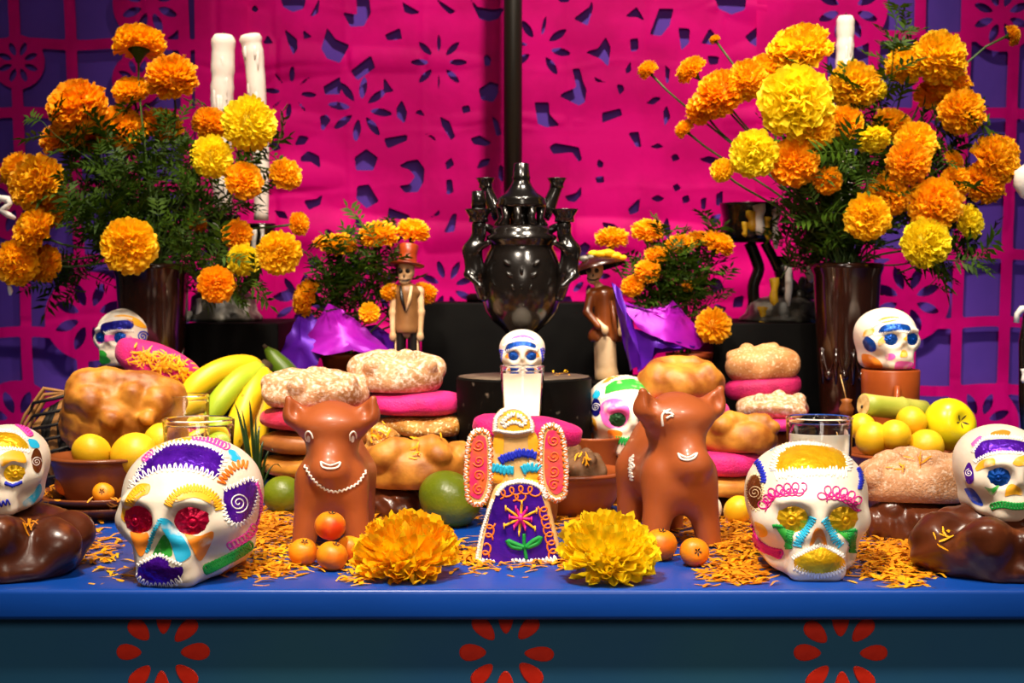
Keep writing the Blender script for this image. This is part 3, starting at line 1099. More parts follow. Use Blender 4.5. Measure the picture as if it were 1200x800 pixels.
# bowl behind the sugar figure
BB = onz(668, .475, 0)
dish('clay_bowl', 'wide red clay bowl with dark dried breads between figure and right bull', BB, bowl_prof(.070, .050, .040), CLAY)
DRY = mat('dull_brown_crust', '6e4a2a', '4a2f18', scale=30, lo=.4, hi=.65, rough=.7, bump=.4, bscale=110)
for i, (dx, dy, dz, rot, lab, w_) in enumerate(((-.022, -.012, .036, (0, .3, .5), 'left brown dried bread in the wide red bowl', .056), (.020, -.018, .038, (0, -.3, -.4), 'front brown dried bread in the wide red bowl', .060),
                                               (.004, .022, .044, (.2, 0, 1.2), 'back brown dried bread in the wide red bowl', .060))):
    bread('dried_bread', lab, DRY, BB + Vector((dx, dy, dz)), (w_, .042, .034), rot, ridges=[((-.5, -.5), (.5, .4), .22)], knobs=[(.5, -.4, .3)], seed=80 + i, wobble=.07)
PB = onz(696, .565, 0)
dish('clay_pot', 'brown clay pot with orange petals in front of the middle skull', PB, [(0, 0), (.028, 0), (.034, .03), (.033, .065), (.040, .085), (.041, .088), (.038, .088), (.031, .066), (.0, .066)], CLAY, cat='pot')

# right fruit bowl
FB = onz(1067, .50, 0)
dish('clay_bowl', 'red clay bowl heaped with yellow apples and guavas at the right', FB, bowl_prof(.078, .070, .046), CLAY)
fruit('apple', 'biggest yellow-green apple at the right of the right bowl', .0335, at(1113, 497, .50), APPLE, rot=(R(75), R(24), R(16)), sz=.93, dimple=.30, calyx=True)
fr_px('guava', 'round yellow guava at the front of the right bowl', 1049, 510, 18.5, .455, GUAVA, rot=(.4, .2, 0), calyx=False, dimple=.03)
fr_px('guava', 'yellow guava between the cane and the big apple', 1068, 494, 18, .49, GUAVA, rot=(.4, .9, 0), calyx=False, dimple=.03)
fr_px('guava', 'oval yellow guava at the bowl rim below the big apple', 1085, 523, 20, .46, GUAVA, rot=(.2, 1.3, 0), sz=1.08, calyx=False, dimple=.03)
fr_px('guava', 'yellow guava at the left end of the right bowl, under the cane', 1022, 514, 19, .465, GUAVA, rot=(.3, .3, 0), sz=1.1, calyx=False, dimple=.03)
fr_px('guava', 'pale guava at the far left of the right bowl, behind the glass', 1010, 500, 16, .49, GUAVA, rot=(.3, .3, 0), calyx=False, dimple=.03)
CANE = mat('cane_skin', 'b9b050', '8c9a30', scale=14, lo=.4, hi=.65, rough=.4, bump=.2, bscale=60, stretch=(.3, 1, 1))
PITH = mat('cane_pith', 'd8b878', 'b88e50', scale=120, rough=.75, bump=.4, bscale=300)
ct = thing('sugar_cane', 'short green sugar cane piece with cut end lying on the right bowl', 'sugar cane', at(1012, 474, .50), (0, R(7), R(22)))
rr = .0145
obj('stalk', Geo().tube([(x, 0, 0) for x in (0, .018, .040, .055, .058, .061, .075, .094)], [rr, rr * .97, rr * .97, rr, rr * 1.1, rr, rr * .97, rr * .97], 24), CANE, ct)
obj('cut_face', Geo().add([(-.0006, rr * .93 * math.cos(a), rr * .93 * math.sin(a)) for a in [2 * math.pi * k / 20 for k in range(20)]], [tuple(range(19, -1, -1))]), PITH, ct)
obj('node_eye', Geo().lathe([(0.0026, -.0002), (.0018, .0009), (0, .0012)], 10, Matrix.Translation((-.0006, .002, -.003)) @ Matrix.Rotation(R(-90), 4, 'Y')), DARKBIT, ct)
pod = thing('seed_pod', 'small dry brown pod with a thin stalk beside the cane', 'seed pod', at(992, 477, .535))
obj('husk', Geo().lathe([(0.0001, -.014), (.008, -.010), (.010, -.002), (.006, .006), (.008, .010), (.0001, .012)], 10, rf=lambda a, z: 1 + .15 * math.sin(5 * a)), BROWN, pod)
obj('stalk', Geo().tube([(0, 0, .008), (-.004, 0, .025), (-.008, .002, .042)], .0008, 5), PITH, pod)
obj('support_leaf', Geo().add([(0, 0, -.012), (.012, -.004, -.022), (.004, -.002, -.040), (-.008, 0, -.025)], [(0, 1, 2, 3)]), GREEN, pod)

# bananas and plantain
BAN = mat('banana_skin', 'f2c81a', 'dcae10', scale=12, rough=.42, bump=.1, bscale=60, sss=.1, sssc=.003, ssr=(1, .8, .2), col3='4a3008', scale3=34, lo3=.68, hi3=.74, stretch=(1, 1, .5))
BANG = mat('green_banana_skin', 'aebf2a', '8ca81e', scale=12, rough=.42, bump=.1, bscale=60, sss=.1, sssc=.003)
TIP = mat('banana_tip', '3c2a10', '241808', scale=60, rough=.8)
bn = thing('banana_bunch', 'bunch of ripe yellow bananas behind the left glasses', 'bananas', (0, 0, 0))


def banana(P, r, m):
    P = [Vector(p) for p in P]
    q = []
    for i in range(17):
        t = i / 16
        a, b, c, d = (1 - t) ** 3, 3 * t * (1 - t) ** 2, 3 * t * t * (1 - t), t ** 3
        q.append(P[0] * a + P[1] * b + P[2] * c + P[3] * d)
    rs = [r * (.35 + .65 * min(1, (i / 16) / .16)) * (1 if i < 13 else (1 - ((i - 12) / 4) ** 2 * .78)) for i in range(17)]
    f = obj('banana', Geo().tube(q, rs, 10), m, bn)
    d = (q[-1] - q[-2]).normalized()
    obj('tip', Geo().tube([q[-1] - d * .001, q[-1] + d * .006], r * .24, 7), TIP, f)
    return f


crown = at(306, 437, .665)
banana([crown, at(290, 420, .63), at(238, 430, .60), at(208, 478, .58)], .0165, BAN)
banana([crown, at(300, 430, .62), at(262, 450, .58), at(238, 505, .57)], .0160, BANG)
banana([crown, at(310, 440, .62), at(282, 470, .575), at(268, 540, .57)], .0165, BAN)
banana([crown, at(318, 446, .63), at(300, 490, .60), at(292, 560, .585)], .0160, BAN)
banana([crown, at(280, 425, .66), at(235, 440, .66), at(205, 500, .66)], .0160, BAN)
obj('crown', Geo().tube([crown + Vector((-.006, -.006, -.004)), crown + Vector((.004, 0, .006)), crown + Vector((.010, .004, .014))], [.016, .012, .008], 8), TIP, bn)
PL = mat('green_plantain_skin', '5f7a16', '45600e', scale=12, rough=.4, bump=.1, bscale=60, col3='8a9a30', scale3=7, lo3=.55, hi3=.7)
pl = thing('green_plantain', 'green plantain tip pointing up behind the bananas', 'plantain', (0, 0, 0))
q = [at(312, 408, .70), at(318, 415, .70), at(330, 430, .70), at(345, 448, .695), at(362, 480, .69), at(378, 530, .69), at(386, 566, .69)]
obj('skin', Geo().tube(q, [.004, .010, .0155, .0175, .018, .016, .012], 9), PL, pl)
obj('tip', Geo().tube([q[0] + Vector((-.004, 0, .005)), q[0]], [.0025, .004], 7), TIP, pl)

# dark blade leaves between the bananas and the left stack
LEAFD = mat('dark_blade_leaf', '1c3a10', '0e2408', scale=30, rough=.4)
dl = thing('blade_leaf_sprig', 'dark green blade leaves sticking out beside the bananas', 'leaves', onz(300, .49, 0))
rg = random.Random(4)
base = Vector((0, 0, 0))
for k, (tx, ty) in enumerate(((262, 502), (254, 486), (283, 478), (300, 486), (268, 520), (316, 545), (262, 548), (274, 470), (310, 516), (330, 548), (250, 505), (292, 468), (322, 530), (258, 530), (305, 500))):
    tip = at(tx, ty, .47 + .008 * (k % 5)) - dl.location
    md = tip * .55 + Vector((0, -.01, .022 + .003 * k))
    sd = Vector((.0017, .001, .001))
    V = []
    for i in range(7):
        t = i / 6
        p = base * (1 - t) ** 2 + md * 2 * t * (1 - t) + tip * t * t
        wd = math.sin(math.pi * (.12 + .88 * t)) * 1.1
        V += [p - sd * wd, p + Vector((0, -.001, 0)), p + sd * wd]
    F = []
    for i in range(6):
        for j in (0, 1):
            F.append((i * 3 + j, i * 3 + j + 1, i * 3 + j + 4, i * 3 + j + 3))
    obj('blade', mesh('blade', V, F), LEAFD, dl)

# husk bundle at the far left
HUSK = mat('dry_husk', 'a8743c', '7c4f22', scale=16, rough=.7, bump=.4, bscale=70, stretch=(1, 1, .25))
DARKH = mat('dark_fibre', '1c130c', '0e0a06', scale=30, rough=.6, bump=.3, bscale=80)
hb = thing('husk_bundle', 'bundle of dry husks tied with dark fibre left of the golden loaf', 'husk bundle', onz(72, .585, 0))
rg = random.Random(9)
for k in range(9):
    x = -.028 + .0065 * k
    zt = .150 - .004 * abs(k - 5)
    obj('husk', Geo().tube([(x * .8, rg.uniform(-.01, .01), 0), (x, -.012 + rg.uniform(-.006, .006), .05), (x * 1.1 + .004, -.012, .10), (x + .012, -.004, zt - .012), (x + .03, 0, zt)],
                           [.009, .011, .010, .007, .003], 8), HUSK if k % 3 == 0 else DARKH, hb)
for k in range(7):
    z = .03 + .017 * k
    obj('fibre_tie', Geo().tube([(-.044, 0, z - .012 + rg.uniform(-.006, .006)), (-.03, -.026, z), (.0, -.030, z + .006), (.022, -.024, z + .012), (.034, -.004, z + .02)], .0022, 6), DARKH, hb)
for k in range(3):
    obj('loose_strand', Geo().tube([(.01, -.01, .145), (-.02, -.012, .15 - .008 * k), (-.045, -.014, .115 - .012 * k), (-.060, -.016, .08 - .02 * k)], [.002, .003, .0022, .0008], 6), HUSK, hb)

# ------------------------------------------------------------------ glasses with candle wax
GLASS = mat('clear_glass', 'ffffff', rough=.02, trans=1.0, ior=1.45)
WAX = mat('white_wax', 'f6ead8', rough=.45, sss=.5, ssr=(1, .8, .6), sssc=.02)
WAXLIT = mat('glowing_wax', 'fffaf0', rough=.5, transl=.9)
WICK = mat('wick', '2a1c12', rough=.9)


def fl_mat():
    m = bpy.data.materials.new('flame')
    m.use_nodes = True
    b = m.node_tree.nodes['Principled BSDF']
    b.inputs['Emission Color'].default_value = (1, .62, .22, 1)
    b.inputs['Emission Strength'].default_value = 18
    return m


FLAME = fl_mat()


def glass_cup(label, px, Y, rim_px, top_py, wax_py, taper=.8, lit=False, wax=True, z0=0.0, th=.0026):
    r = rim_px / 2 * mpp(Y)
    H = zof(top_py, Y) - z0
    t = thing('candle_glass', label, 'candle glass', onz(px, Y, z0))
    rb = r * taper
    obj('glass', Geo().lathe([(0, 0), (rb, 0), (r, H - .001), (r + .0006, H), (r - th * .5, H + .0010), (r - th - .0003, H), (r - th, H - .002), (rb - th, .006), (0, .006)], 48), GLASS, t)
    autosmooth(t.children[0], 50)
    if wax:
        hw = zof(wax_py, Y) - z0
        ri = rb + (r - rb) * hw / H - th - .0004
        ro = rb - th - .0003
        if lit:                                  # burnt-down well with the flame inside the wax
            well = hw - .035
            cr = .62
            prof = [(0, .0065), (ro, .0065), (ri, hw), (ri * .80, hw - .001), (ri * .70, hw - .006), (ro + (ri - ro) * .4 - .0045, well * .6), (0, well * .55)]
            obj('wax', Geo().lathe(prof, 40), WAXLIT, t)
            zf = well * .55
            obj('wick', Geo().tube([(0, 0, zf), (0.0006, 0, zf + .010)], .0008, 6), WICK, t)
            obj('flame', Geo().lathe([(0.0001, zf + .008), (.0035, zf + .014), (.0028, zf + .024), (.0001, zf + .036)], 12), FLAME, t)
            ld = bpy.data.lights.new('candle_flame_light', 'POINT')
            ld.energy = .8
            ld.color = (1, .84, .62)
            ld.shadow_soft_size = .004
            lo = bpy.data.objects.new('candle_flame_light', ld)
            COL.objects.link(lo)
            lo.parent = t
            lo.location = (0, 0, zf + .045)
        else:
            obj('wax', Geo().lathe([(0, .0065), (ro, .0065), (ri, hw), (ri * .9, hw - .0015), (0, hw - .003)], 40), WAX, t)
            obj('wick', Geo().tube([(0, 0, hw - .003), (.001, 0, hw + .006)], .0009, 6), WICK, t)
    return t


glass_cup('clear candle glass with low wax just behind the big left skull', 232, .40, 84, 491, 517, .82)
glass_cup('clear candle glass farther back beside the bananas', 216, .525, 58, 463, 492, .82)
glass_cup('clear glass with white candle wax behind the big right skull', 961, .33, 78, 489, 506, .84)
glass_cup('lit white candle in a tall glass at the centre, before the pedestal', 612, .475, 52.5, 429, 436, .62, lit=True)

# ================================================================== sugar skulls
SUGARSK = mat('cast_sugar', 'f3e6d4', 'e8d8c4', scale=9, rough=.38, bump=.1, bscale=160, sss=.30, ssr=(1, .75, .55), sssc=.008)


def foil(name, c, c2, rough=.22):
    return mat(name, c, c2, scale=90, lo=.3, hi=.7, rough=rough, metal=.55, bump=.9, bscale=150)


F_PURPLE = foil('purple_foil', '6a20d0', '4a12a0')
F_GOLD = foil('gold_foil', 'ffd024', 'f6b00c', .3)
F_PINK = foil('pink_foil', 'ee1450', 'c60a3e')
F_BROWN = foil('bronze_foil', '8a4a1c', '5c2c0c', .35)
F_BLUE = foil('blue_foil', '0a58c0', '063c98', .3)
F_NAVY = foil('navy_foil', '2020a0', '141478', .3)


def ice(name, c, sheen=0):
    return mat(name, c, rough=.5, bump=.15, bscale=300)


I_WHITE = ice('white_icing', 'fbf6f0')
I_YEL = ice('yellow_icing', 'f8b81c')
I_ORG = ice('orange_icing', 'f47a18')
I_BLUE = ice('light_blue_icing', '22b4dc')
I_GRN = ice('green_icing', '12963a')
I_PINK = ice('pink_icing', 'f04ab4')
I_HOT = ice('hot_pink_icing', 'e0148a')
I_NAVY = ice('blue_icing', '1c2cc0')
I_BRN = ice('cream_icing', 'f6dfb0')


def wash(name, c):                      # food colour brushed thinly on the sugar
    return mat(name, c, 'f3e2cc', scale=55, lo=.56, hi=.76, rough=.5, bump=.1, bscale=200)


W_YEL = wash('yellow_brushed_colour', 'f8b020')
W_ORG = wash('orange_brushed_colour', 'f58a20')
W_BLUE = wash('blue_brushed_colour', '1fb0dc')
W_GRN = wash('green_brushed_colour', '2a9a30')
W_PINK = wash('pink_brushed_colour', 'f060b8')
W_BLU2 = wash('deep_blue_brushed_colour', '2748c8')


def skull_sdf(s):
    """sugar skull mould: face towards -Y, width about s, flat base"""
    def E(c, r, **k):
        return ell([v * s for v in c], [v * s for v in r], **k)
    def B(c, h, r):
        return rbox([v * s for v in c], [v * s for v in h], r * s)
    b = su(.16 * s, E((0, .14, .665), (.50, .60, .425)), B((0, .12, .36), (.40, .44, .34), .22))
    f = su(.10 * s, b, E((0, -.24, .50), (.37, .30, .36)), E((-.34, -.20, .47), (.11, .17, .10), rz=.4), E((.34, -.20, .47), (.11, .17, .10), rz=-.4))
    f = su(.07 * s, f, B((0, -.30, .17), (.235, .17, .175), .10))
    f = su(.07 * s, f, E((0, -.40, .66), (.33, .12, .075)), E((0, -.455, .50), (.055, .10, .13)))
    f = su(.05 * s, f, E((0, -.45, .20), (.17, .07, .10)))
    f = ss(.05 * s, f, E((-.205, -.53, .515), (.148, .15, .138)), E((.205, -.53, .515), (.148, .15, .138)))
    f = ss(.03 * s, f, E((0, -.56, .35), (.062, .074, .085)))
    f = ss(.06 * s, f, E((-.42, -.36, .20), (.17, .26, .12)), E((.42, -.36, .20), (.17, .26, .12)))
    return floorcut(f)


SKP = {}


def skull(label, s, loc, rot, eye_mat, res=46, zs=.97):
    t = thing('sugar_skull', label, 'sugar skull', loc, rot)
    key = res
    if key not in SKP:
        SKP[key] = surfnet(skull_sdf(1.0), (-.62, -.72, -.06), (.62, .86, 1.26), 1.0 / res)
    P, Fq = SKP[key]
    b = obj('cranium', mesh('cranium', P * s * np.array([1, 1, zs]), Fq), SUGARSK, t)
    # faceted foil discs in the sockets
    for sx in (-1, 1):
        g = Geo()
        re = .140 * s
        for ring, (q, dz) in enumerate(((1.0, 0), (.72, .018), (.30, .034))):
            for k in range(20):
                a = 2 * math.pi * k / 20
                g.V.append((q * re * math.cos(a), -dz * s + (.006 * s if k % 2 else 0) * (ring < 2), q * re * math.sin(a)))
        g.V.append((0, -.020 * s, 0))
        for ring in range(2):
            for k in range(20):
                g.F.append((ring * 20 + k, ring * 20 + (k + 1) % 20, ring * 20 + 20 + (k + 1) % 20, ring * 20 + 20 + k))
        g.F += [(40 + k, 40 + (k + 1) % 20, 60) for k in range(20)]
        e = obj('foil_eye', g.mesh('foil_eye', False), eye_mat, t, (sx * .207 * s, -.418 * s, .515 * s * zs))
        e.rotation_euler = (R(4), 0, sx * R(14))
        pp = obj('sequin', Geo().lathe([(0, 0), (.022 * s, 0), (.026 * s, .010 * s), (.014 * s, .018 * s), (0, .018 * s)], 10, Matrix.Rotation(R(90), 4, 'X')), eye_mat, e, (0, -.020 * s, 0))
    return t, Deco(t, [b])


# --- big left skull, turned to its right
t, d = skull('big sugar skull with pink-red eyes and purple foil forehead at the left', .1345, onz(217.5, .067, -.0005), (0, 0, R(-9)), F_PINK, 58, .93)
d.patch('forehead_foil', [(160, 552), (170, 540), (184, 528), (203, 520), (225, 520), (248, 526), (262, 535), (258, 549), (254, 559), (236, 553), (215, 549), (195, 549), (176, 555), (158, 565)], F_PURPLE, rag=.6)
d.line('icing_zigzag', zig([(154, 566), (170, 555), (192, 549), (215, 548), (237, 552), (256, 560)], 4.6, 6.2), .00062, I_WHITE)
d.line('icing_zigzag', zig([(174, 536), (190, 524), (205, 519), (228, 519), (250, 525), (264, 536)], 3.2, 5), .00060, I_WHITE)
d.line('icing_zigzag', zig([(264, 535), (260, 547), (256, 558)], 3.6, 5), .0006, I_WHITE)
d.line('icing_zigzag', zig([(152, 572), (160, 556), (172, 540)], 2.4, 4.5), .00055, I_WHITE)
d.patch('crown_colour', [(180, 524), (200, 513), (222, 510), (224, 516), (203, 518), (187, 527)], W_YEL)
d.line('icing_loops', [loops([(226, 512), (245, 515), (266, 524)], 4.0, 4.4), loops([(168, 540), (178, 530)], 3, 4)], .0007, I_PINK, raw=True)
d.patch('side_colour', [(267, 527), (274, 528), (282, 537), (276, 541), (268, 536)], W_BLUE)
d.line('icing_squiggle', zig([(258, 566), (266, 554), (278, 545), (292, 544)], 5.0, 5.2), .0009, I_ORG)
d.patch('temple_foil', [(262, 574), (280, 567), (296, 561), (302, 572), (299, 590), (292, 606), (276, 613), (266, 606), (262, 590)], F_PURPLE, rag=.5)
d.line('icing_spiral', spiral(279, 589, 1, 12, 2.3), .00062, I_WHITE)
d.line('icing_zigzag', zig([(262, 574), (280, 567), (297, 561), (303, 573), (299, 592), (290, 609), (275, 615), (265, 606), (261, 588)], 2.8, 4.6), .00058, I_WHITE)
d.line('icing_loops', loops([(267, 640), (280, 634), (292, 626), (299, 614)], 4.4, 5.2), .00075, I_PINK, raw=True)
d.line('icing_loops', [loops([(240, 667), (258, 659), (276, 650), (294, 638)], 4.6, 4.4), loops([(240, 670), (260, 661), (285, 647)], 2.4, 3)], .0011, I_GRN, raw=True)
d.patch('brow_colour', [(142, 606), (146, 588), (154, 575), (164, 567), (176, 568), (174, 578), (164, 583), (154, 596), (148, 612)], W_YEL)
d.line('brow_icing', zig([(196, 592), (208, 577), (224, 572), (240, 574), (252, 584), (258, 598)], 5.0, 3.6), .0007, I_YEL)
d.patch('cheek_colour', [(152, 622), (162, 625), (173, 624), (175, 634), (166, 652), (158, 640)], W_ORG)
d.patch('cheek_colour', [(215, 624), (232, 628), (249, 622), (248, 634), (234, 657), (224, 640)], W_ORG)
d.patch('nose_side_colour', [(186, 607), (196, 608), (208, 620), (222, 642), (222, 652), (208, 658), (200, 636), (190, 620)], W_BLUE)
d.line('nose_icing', zig([(188, 609), (180, 624), (172, 648)], 2.4, 3.2), .0006, I_BLUE)
d.patch('nose_colour', [(178, 652), (184, 638), (192, 626), (198, 632), (202, 650), (192, 652), (188, 646), (184, 653)], W_GRN, .0004)
d.line('icing_zigzag', zig([(300, 566), (305, 582), (305, 600), (300, 616)], 1.6, 3), .0010, I_PINK)
d.line('brow_icing', zig([(150, 592), (158, 578), (170, 571)], 4.0, 3.4), .0007, I_YEL)
d.patch('brow_colour', [(196, 590), (208, 575), (226, 570), (244, 574), (255, 586), (257, 598), (246, 590), (228, 583), (210, 587)], W_YEL)
d.patch('jaw_colour', [(149, 648), (156, 648), (156, 660), (151, 665)], W_GRN)
d.patch('mouth_foil', [(162, 676), (164, 662), (176, 656), (186, 652), (196, 655), (200, 664), (214, 664), (212, 676), (202, 684), (180, 685), (168, 683)], F_PURPLE, .0009, rag=.6)
d.line('icing_zigzag', zig([(158, 676), (170, 684), (184, 687), (200, 685), (214, 676)], 5.2, 5.4), .00068, I_WHITE)
d.line('icing_dots', zig([(162, 662), (174, 655), (187, 650), (200, 657), (214, 662)], 2.6, 4.0), .0006, I_WHITE)

# --- big right skull, almost frontal
t, d = skull('big sugar skull with gold foil forehead and gold eyes at the right', .1225, onz(949, .090, -.0005), (0, 0, R(-1)), F_GOLD, 58)
d.patch('forehead_foil', [(909, 536), (916, 527), (930, 522), (950, 522), (970, 524), (985, 528), (992, 538), (992, 549), (975, 550), (950, 549), (928, 551), (911, 553)], F_GOLD, rag=.7)
d.line('icing_zigzag', zig([(908, 557), (925, 554), (950, 553), (975, 553), (993, 554)], 5.6, 3.6, .35), .0006, I_WHITE)
d.line('icing_zigzag', zig([(906, 552), (909, 536), (918, 524), (934, 519), (955, 518), (974, 520), (988, 527), (995, 540), (994, 552)], 4.2, 3.6, .3), .00062, I_WHITE)
d.line('icing_loops', [loops([(914, 522), (930, 514), (952, 511), (970, 515), (984, 522)], 2.6, 3.6)], .0006, I_BRN, raw=True)
d.patch('crown_colour', [(932, 509), (950, 506.5), (970, 510), (976, 515), (955, 512), (936, 513)], W_ORG)
d.patch('crown_colour', [(900, 524), (912, 513), (930, 508), (931, 512), (917, 518), (904, 529)], W_BLUE)
d.patch('crown_colour', [(976, 511), (990, 519), (1001, 532), (997, 534), (984, 522)], W_BLUE)
d.line('icing_squiggle', [zig([(887, 540), (893, 552), (896, 566)], 3.2, 3.4), zig([(1006, 548), (1009, 560), (1007, 574)], 2.4, 3)], .0010, I_NAVY)
d.patch('temple_foil', [(876, 566), (882, 557), (889, 558), (893, 572), (893, 588), (886, 596), (879, 588), (875, 577)], F_BROWN, .0008)
d.line('icing_spiral', spiral(885, 577, .8, 8.5, 2.2), .00055, I_BRN)
d.line('icing_zigzag', zig([(876, 566), (882, 556), (890, 558), (894, 572), (893, 590), (886, 598), (878, 589), (875, 576), (876, 566)], 1.8, 3.4), .0005, I_BRN)
d.line('brow_icing', [loops([(892, 596), (900, 585), (908, 576), (926, 572), (943, 572)], 6.2, 9.2), loops([(896, 590), (906, 580), (924, 577), (940, 577)], 4.2, 7.4)], .00062, I_HOT, raw=True)
d.line('brow_icing', [loops([(963, 586), (968, 576), (985, 577), (1000, 583), (1008, 592)], 6.2, 9.2), loops([(970, 581), (984, 582), (997, 588), (1005, 595)], 4.2, 7.4)], .00062, I_HOT, raw=True)
d.patch('cheek_colour', [(907, 614), (920, 618), (935, 616), (928, 630), (925, 643), (920, 634)], W_GRN)
d.line('cheek_icing', [zig([(906, 616), (934, 617)], 2, 2.4), zig([(926, 618), (924, 643)], 4, 2.6)], .0008, I_GRN)
d.patch('cheek_colour', [(980, 622), (992, 624), (1004, 621), (1003, 632), (1000, 648), (993, 634)], W_GRN)
d.line('cheek_icing', [zig([(980, 622), (1005, 621)], 2, 2.4), zig([(997, 624), (999, 648)], 4, 2.6)], .0008, I_GRN)
d.line('nose_icing', zig([(953, 606), (946, 618), (938, 630), (933, 641)], 5.0, 3.4), .00066, I_BLUE)
d.line('nose_icing', zig([(966, 608), (974, 622), (980, 634), (987, 640)], 4.6, 3.4), .00056, I_BLUE)
d.patch('nose_colour', [(948, 640), (954, 622), (960, 618), (966, 624), (969, 639), (963, 637), (958, 631), (953, 637)], W_ORG, .0004)
d.patch('mouth_foil', [(931, 655), (944, 648), (955, 644), (964, 641), (972, 645), (986, 653), (990, 660), (984, 667), (962, 671), (940, 669), (932, 664)], F_GOLD, .0009, rag=.5)
d.line('icing_zigzag', zig([(930, 664), (946, 671), (962, 674), (980, 670), (991, 662)], 3.6, 3.6), .00058, I_WHITE)
d.line('icing_zigzag', zig([(929, 654), (944, 646), (960, 639), (974, 643), (990, 653)], 2.6, 3.2), .00055, I_WHITE)
d.patch('jaw_colour', [(876, 606), (884, 616), (884, 634), (879, 626)], W_PINK)
d.patch('jaw_colour', [(884, 610), (896, 616), (900, 626), (890, 628)], W_YEL)
d.line('jaw_icing', [loops([(878, 616), (886, 634), (900, 644), (916, 648)], 4, 3.6), loops([(882, 628), (896, 642), (914, 652)], 2.4, 2.6)], .00105, I_HOT, raw=True)
d.patch('jaw_colour', [(1010, 636), (1020, 630), (1022, 640), (1014, 645)], W_YEL)

# --- small skulls on the corner breads
zc = zof(599, .09)
t, d = skull('small sugar skull with gold eye on the left corner chocolate bread', .082, onz(4, .09, zc), (R(-2), 0, R(6)), F_GOLD, 48)
d.patch('forehead_colour', [(-30, 520), (-10, 508), (16, 508), (30, 518), (32, 526), (10, 524), (-14, 526), (-34, 536)], F_GOLD)
d.line('icing_zigzag', [zig([(-36, 530), (-14, 527), (10, 525), (36, 529)], 2.4, 3.4), zig([(-34, 514), (-10, 505), (14, 505), (34, 516)], 2.2, 3.4)], .0005, I_WHITE)
d.line('icing_loops', loops([(-18, 494), (4, 491), (22, 497), (36, 510)], 3, 3.2), .0009, I_PINK, raw=True)
d.patch('brow_colour', [(0, 534), (12, 528), (26, 530), (30, 542), (14, 540), (2, 546)], W_YEL)
d.line('cheek_icing', zig([(6, 566), (15, 569), (26, 564)], 1.6, 2.6), .0010, I_NAVY)
d.patch('temple_foil', [(36, 536), (40, 526), (46, 528), (49, 542), (45, 554), (39, 550)], F_BROWN)
d.line('icing_spiral', spiral(42.5, 541, .6, 6, 2.0), .00045, I_WHITE)
d.line('mouth_icing', zig([(-16, 592), (0, 590), (12, 588)], 3.4, 5), .0007, I_NAVY)
d.patch('jaw_colour', [(26, 588), (38, 578), (46, 566), (48, 576), (38, 590), (28, 593)], W_BLUE)
d.patch('side_colour', [(32, 514), (42, 516), (46, 524), (36, 524)], W_BLUE)
zc = zof(606, .09)
t, d = skull('small sugar skull with blue eyes on the right corner chocolate bread', .088, onz(1178, .09, zc), (R(-2), 0, R(2)), F_BLUE, 48)
d.patch('forehead_foil', [(1142, 526), (1150, 518), (1164, 515), (1184, 515), (1204, 520), (1204, 530), (1184, 529), (1164, 530), (1146, 540)], F_PURPLE)
d.line('icing_zigzag', [zig([(1142, 541), (1160, 532), (1182, 530), (1204, 532)], 2.2, 3.2), zig([(1140, 530), (1150, 516), (1168, 511), (1200, 514)], 2.2, 3.2)], .00055, I_WHITE)
d.patch('crown_colour', [(1160, 508), (1172, 504), (1184, 506), (1180, 511), (1166, 511)], W_ORG)
d.patch('crown_colour', [(1138, 520), (1148, 511), (1152, 515), (1142, 524)], W_PINK)
d.patch('brow_colour', [(1143, 549), (1150, 540), (1164, 537), (1166, 544), (1154, 548), (1145, 552)], W_YEL)
d.patch('brow_colour', [(1186, 543), (1192, 536), (1204, 534), (1208, 542), (1194, 546)], W_YEL)
d.patch('cheek_colour', [(1153, 569), (1162, 572), (1172, 567), (1167, 575), (1162, 580), (1158, 575)], W_GRN)
d.patch('nose_colour', [(1177, 582), (1180, 571), (1187, 567), (1196, 572), (1198, 580), (1188, 579)], W_YEL)
d.line('mouth_icing', loops([(1162, 594), (1174, 591), (1190, 593), (1206, 592)], 3.4, 3.6), .0008, I_GRN, raw=True)
d.patch('temple_foil', [(1130, 552), (1136, 541), (1141, 552), (1141, 564), (1134, 566)], F_PURPLE)
d.line('icing_spiral', spiral(1136, 554, .6, 4.6, 1.8), .0005, I_WHITE)
d.patch('jaw_colour', [(1130, 572), (1140, 572), (1150, 585), (1152, 593), (1140, 588)], W_BLU2)

# --- skulls farther back
mug_px = 1044
MY_ = .60
mz = zof(432.5, MY_)
MUG = mat('orange_clay', '9c4a1c', '83380f', scale=14, lo=.35, hi=.7, rough=.3, bump=.1, bscale=60)
mg = thing('clay_mug', 'tall orange-brown clay mug under the small skull behind the fruit bowl', 'mug', onz(mug_px, MY_, 0))
rm = 34 * mpp(MY_)
obj('body', Geo().lathe([(0, 0), (rm * .8, 0), (rm * .92, mz * .3), (rm * .98, mz * .8), (rm, mz - .002), (rm * .97, mz), (rm * .93, mz - .002), (rm * .9, mz * .6), (0, mz * .58)], 40), MUG, mg)
obj('handle', Geo().tube([(0, -rm * .94, mz * .86), (-.004, -rm - .012, mz * .88), (-.006, -rm - .018, mz * .72), (-.004, -rm - .012, mz * .56), (0, -rm * .92, mz * .54)], .0045, 8), MUG, mg)
t, d = skull('small sugar skull with blue eyes on the clay mug by the right vase', .079, onz(1043, MY_, mz - .0005), (R(-4), 0, R(14)), F_BLUE, 48)
d.patch('forehead_foil', [(1029, 390), (1034, 382), (1048, 379), (1064, 381), (1066, 388), (1050, 387), (1032, 391)], F_BLUE)
d.line('icing_zigzag', zig([(1024, 392), (1040, 390), (1056, 388), (1070, 390)], 1.8, 2.6), .0005, I_WHITE)
d.line('icing_zigzag', zig([(1022, 383), (1036, 376), (1052, 374), (1068, 380)], 1.6, 2.6), .0005, I_WHITE)
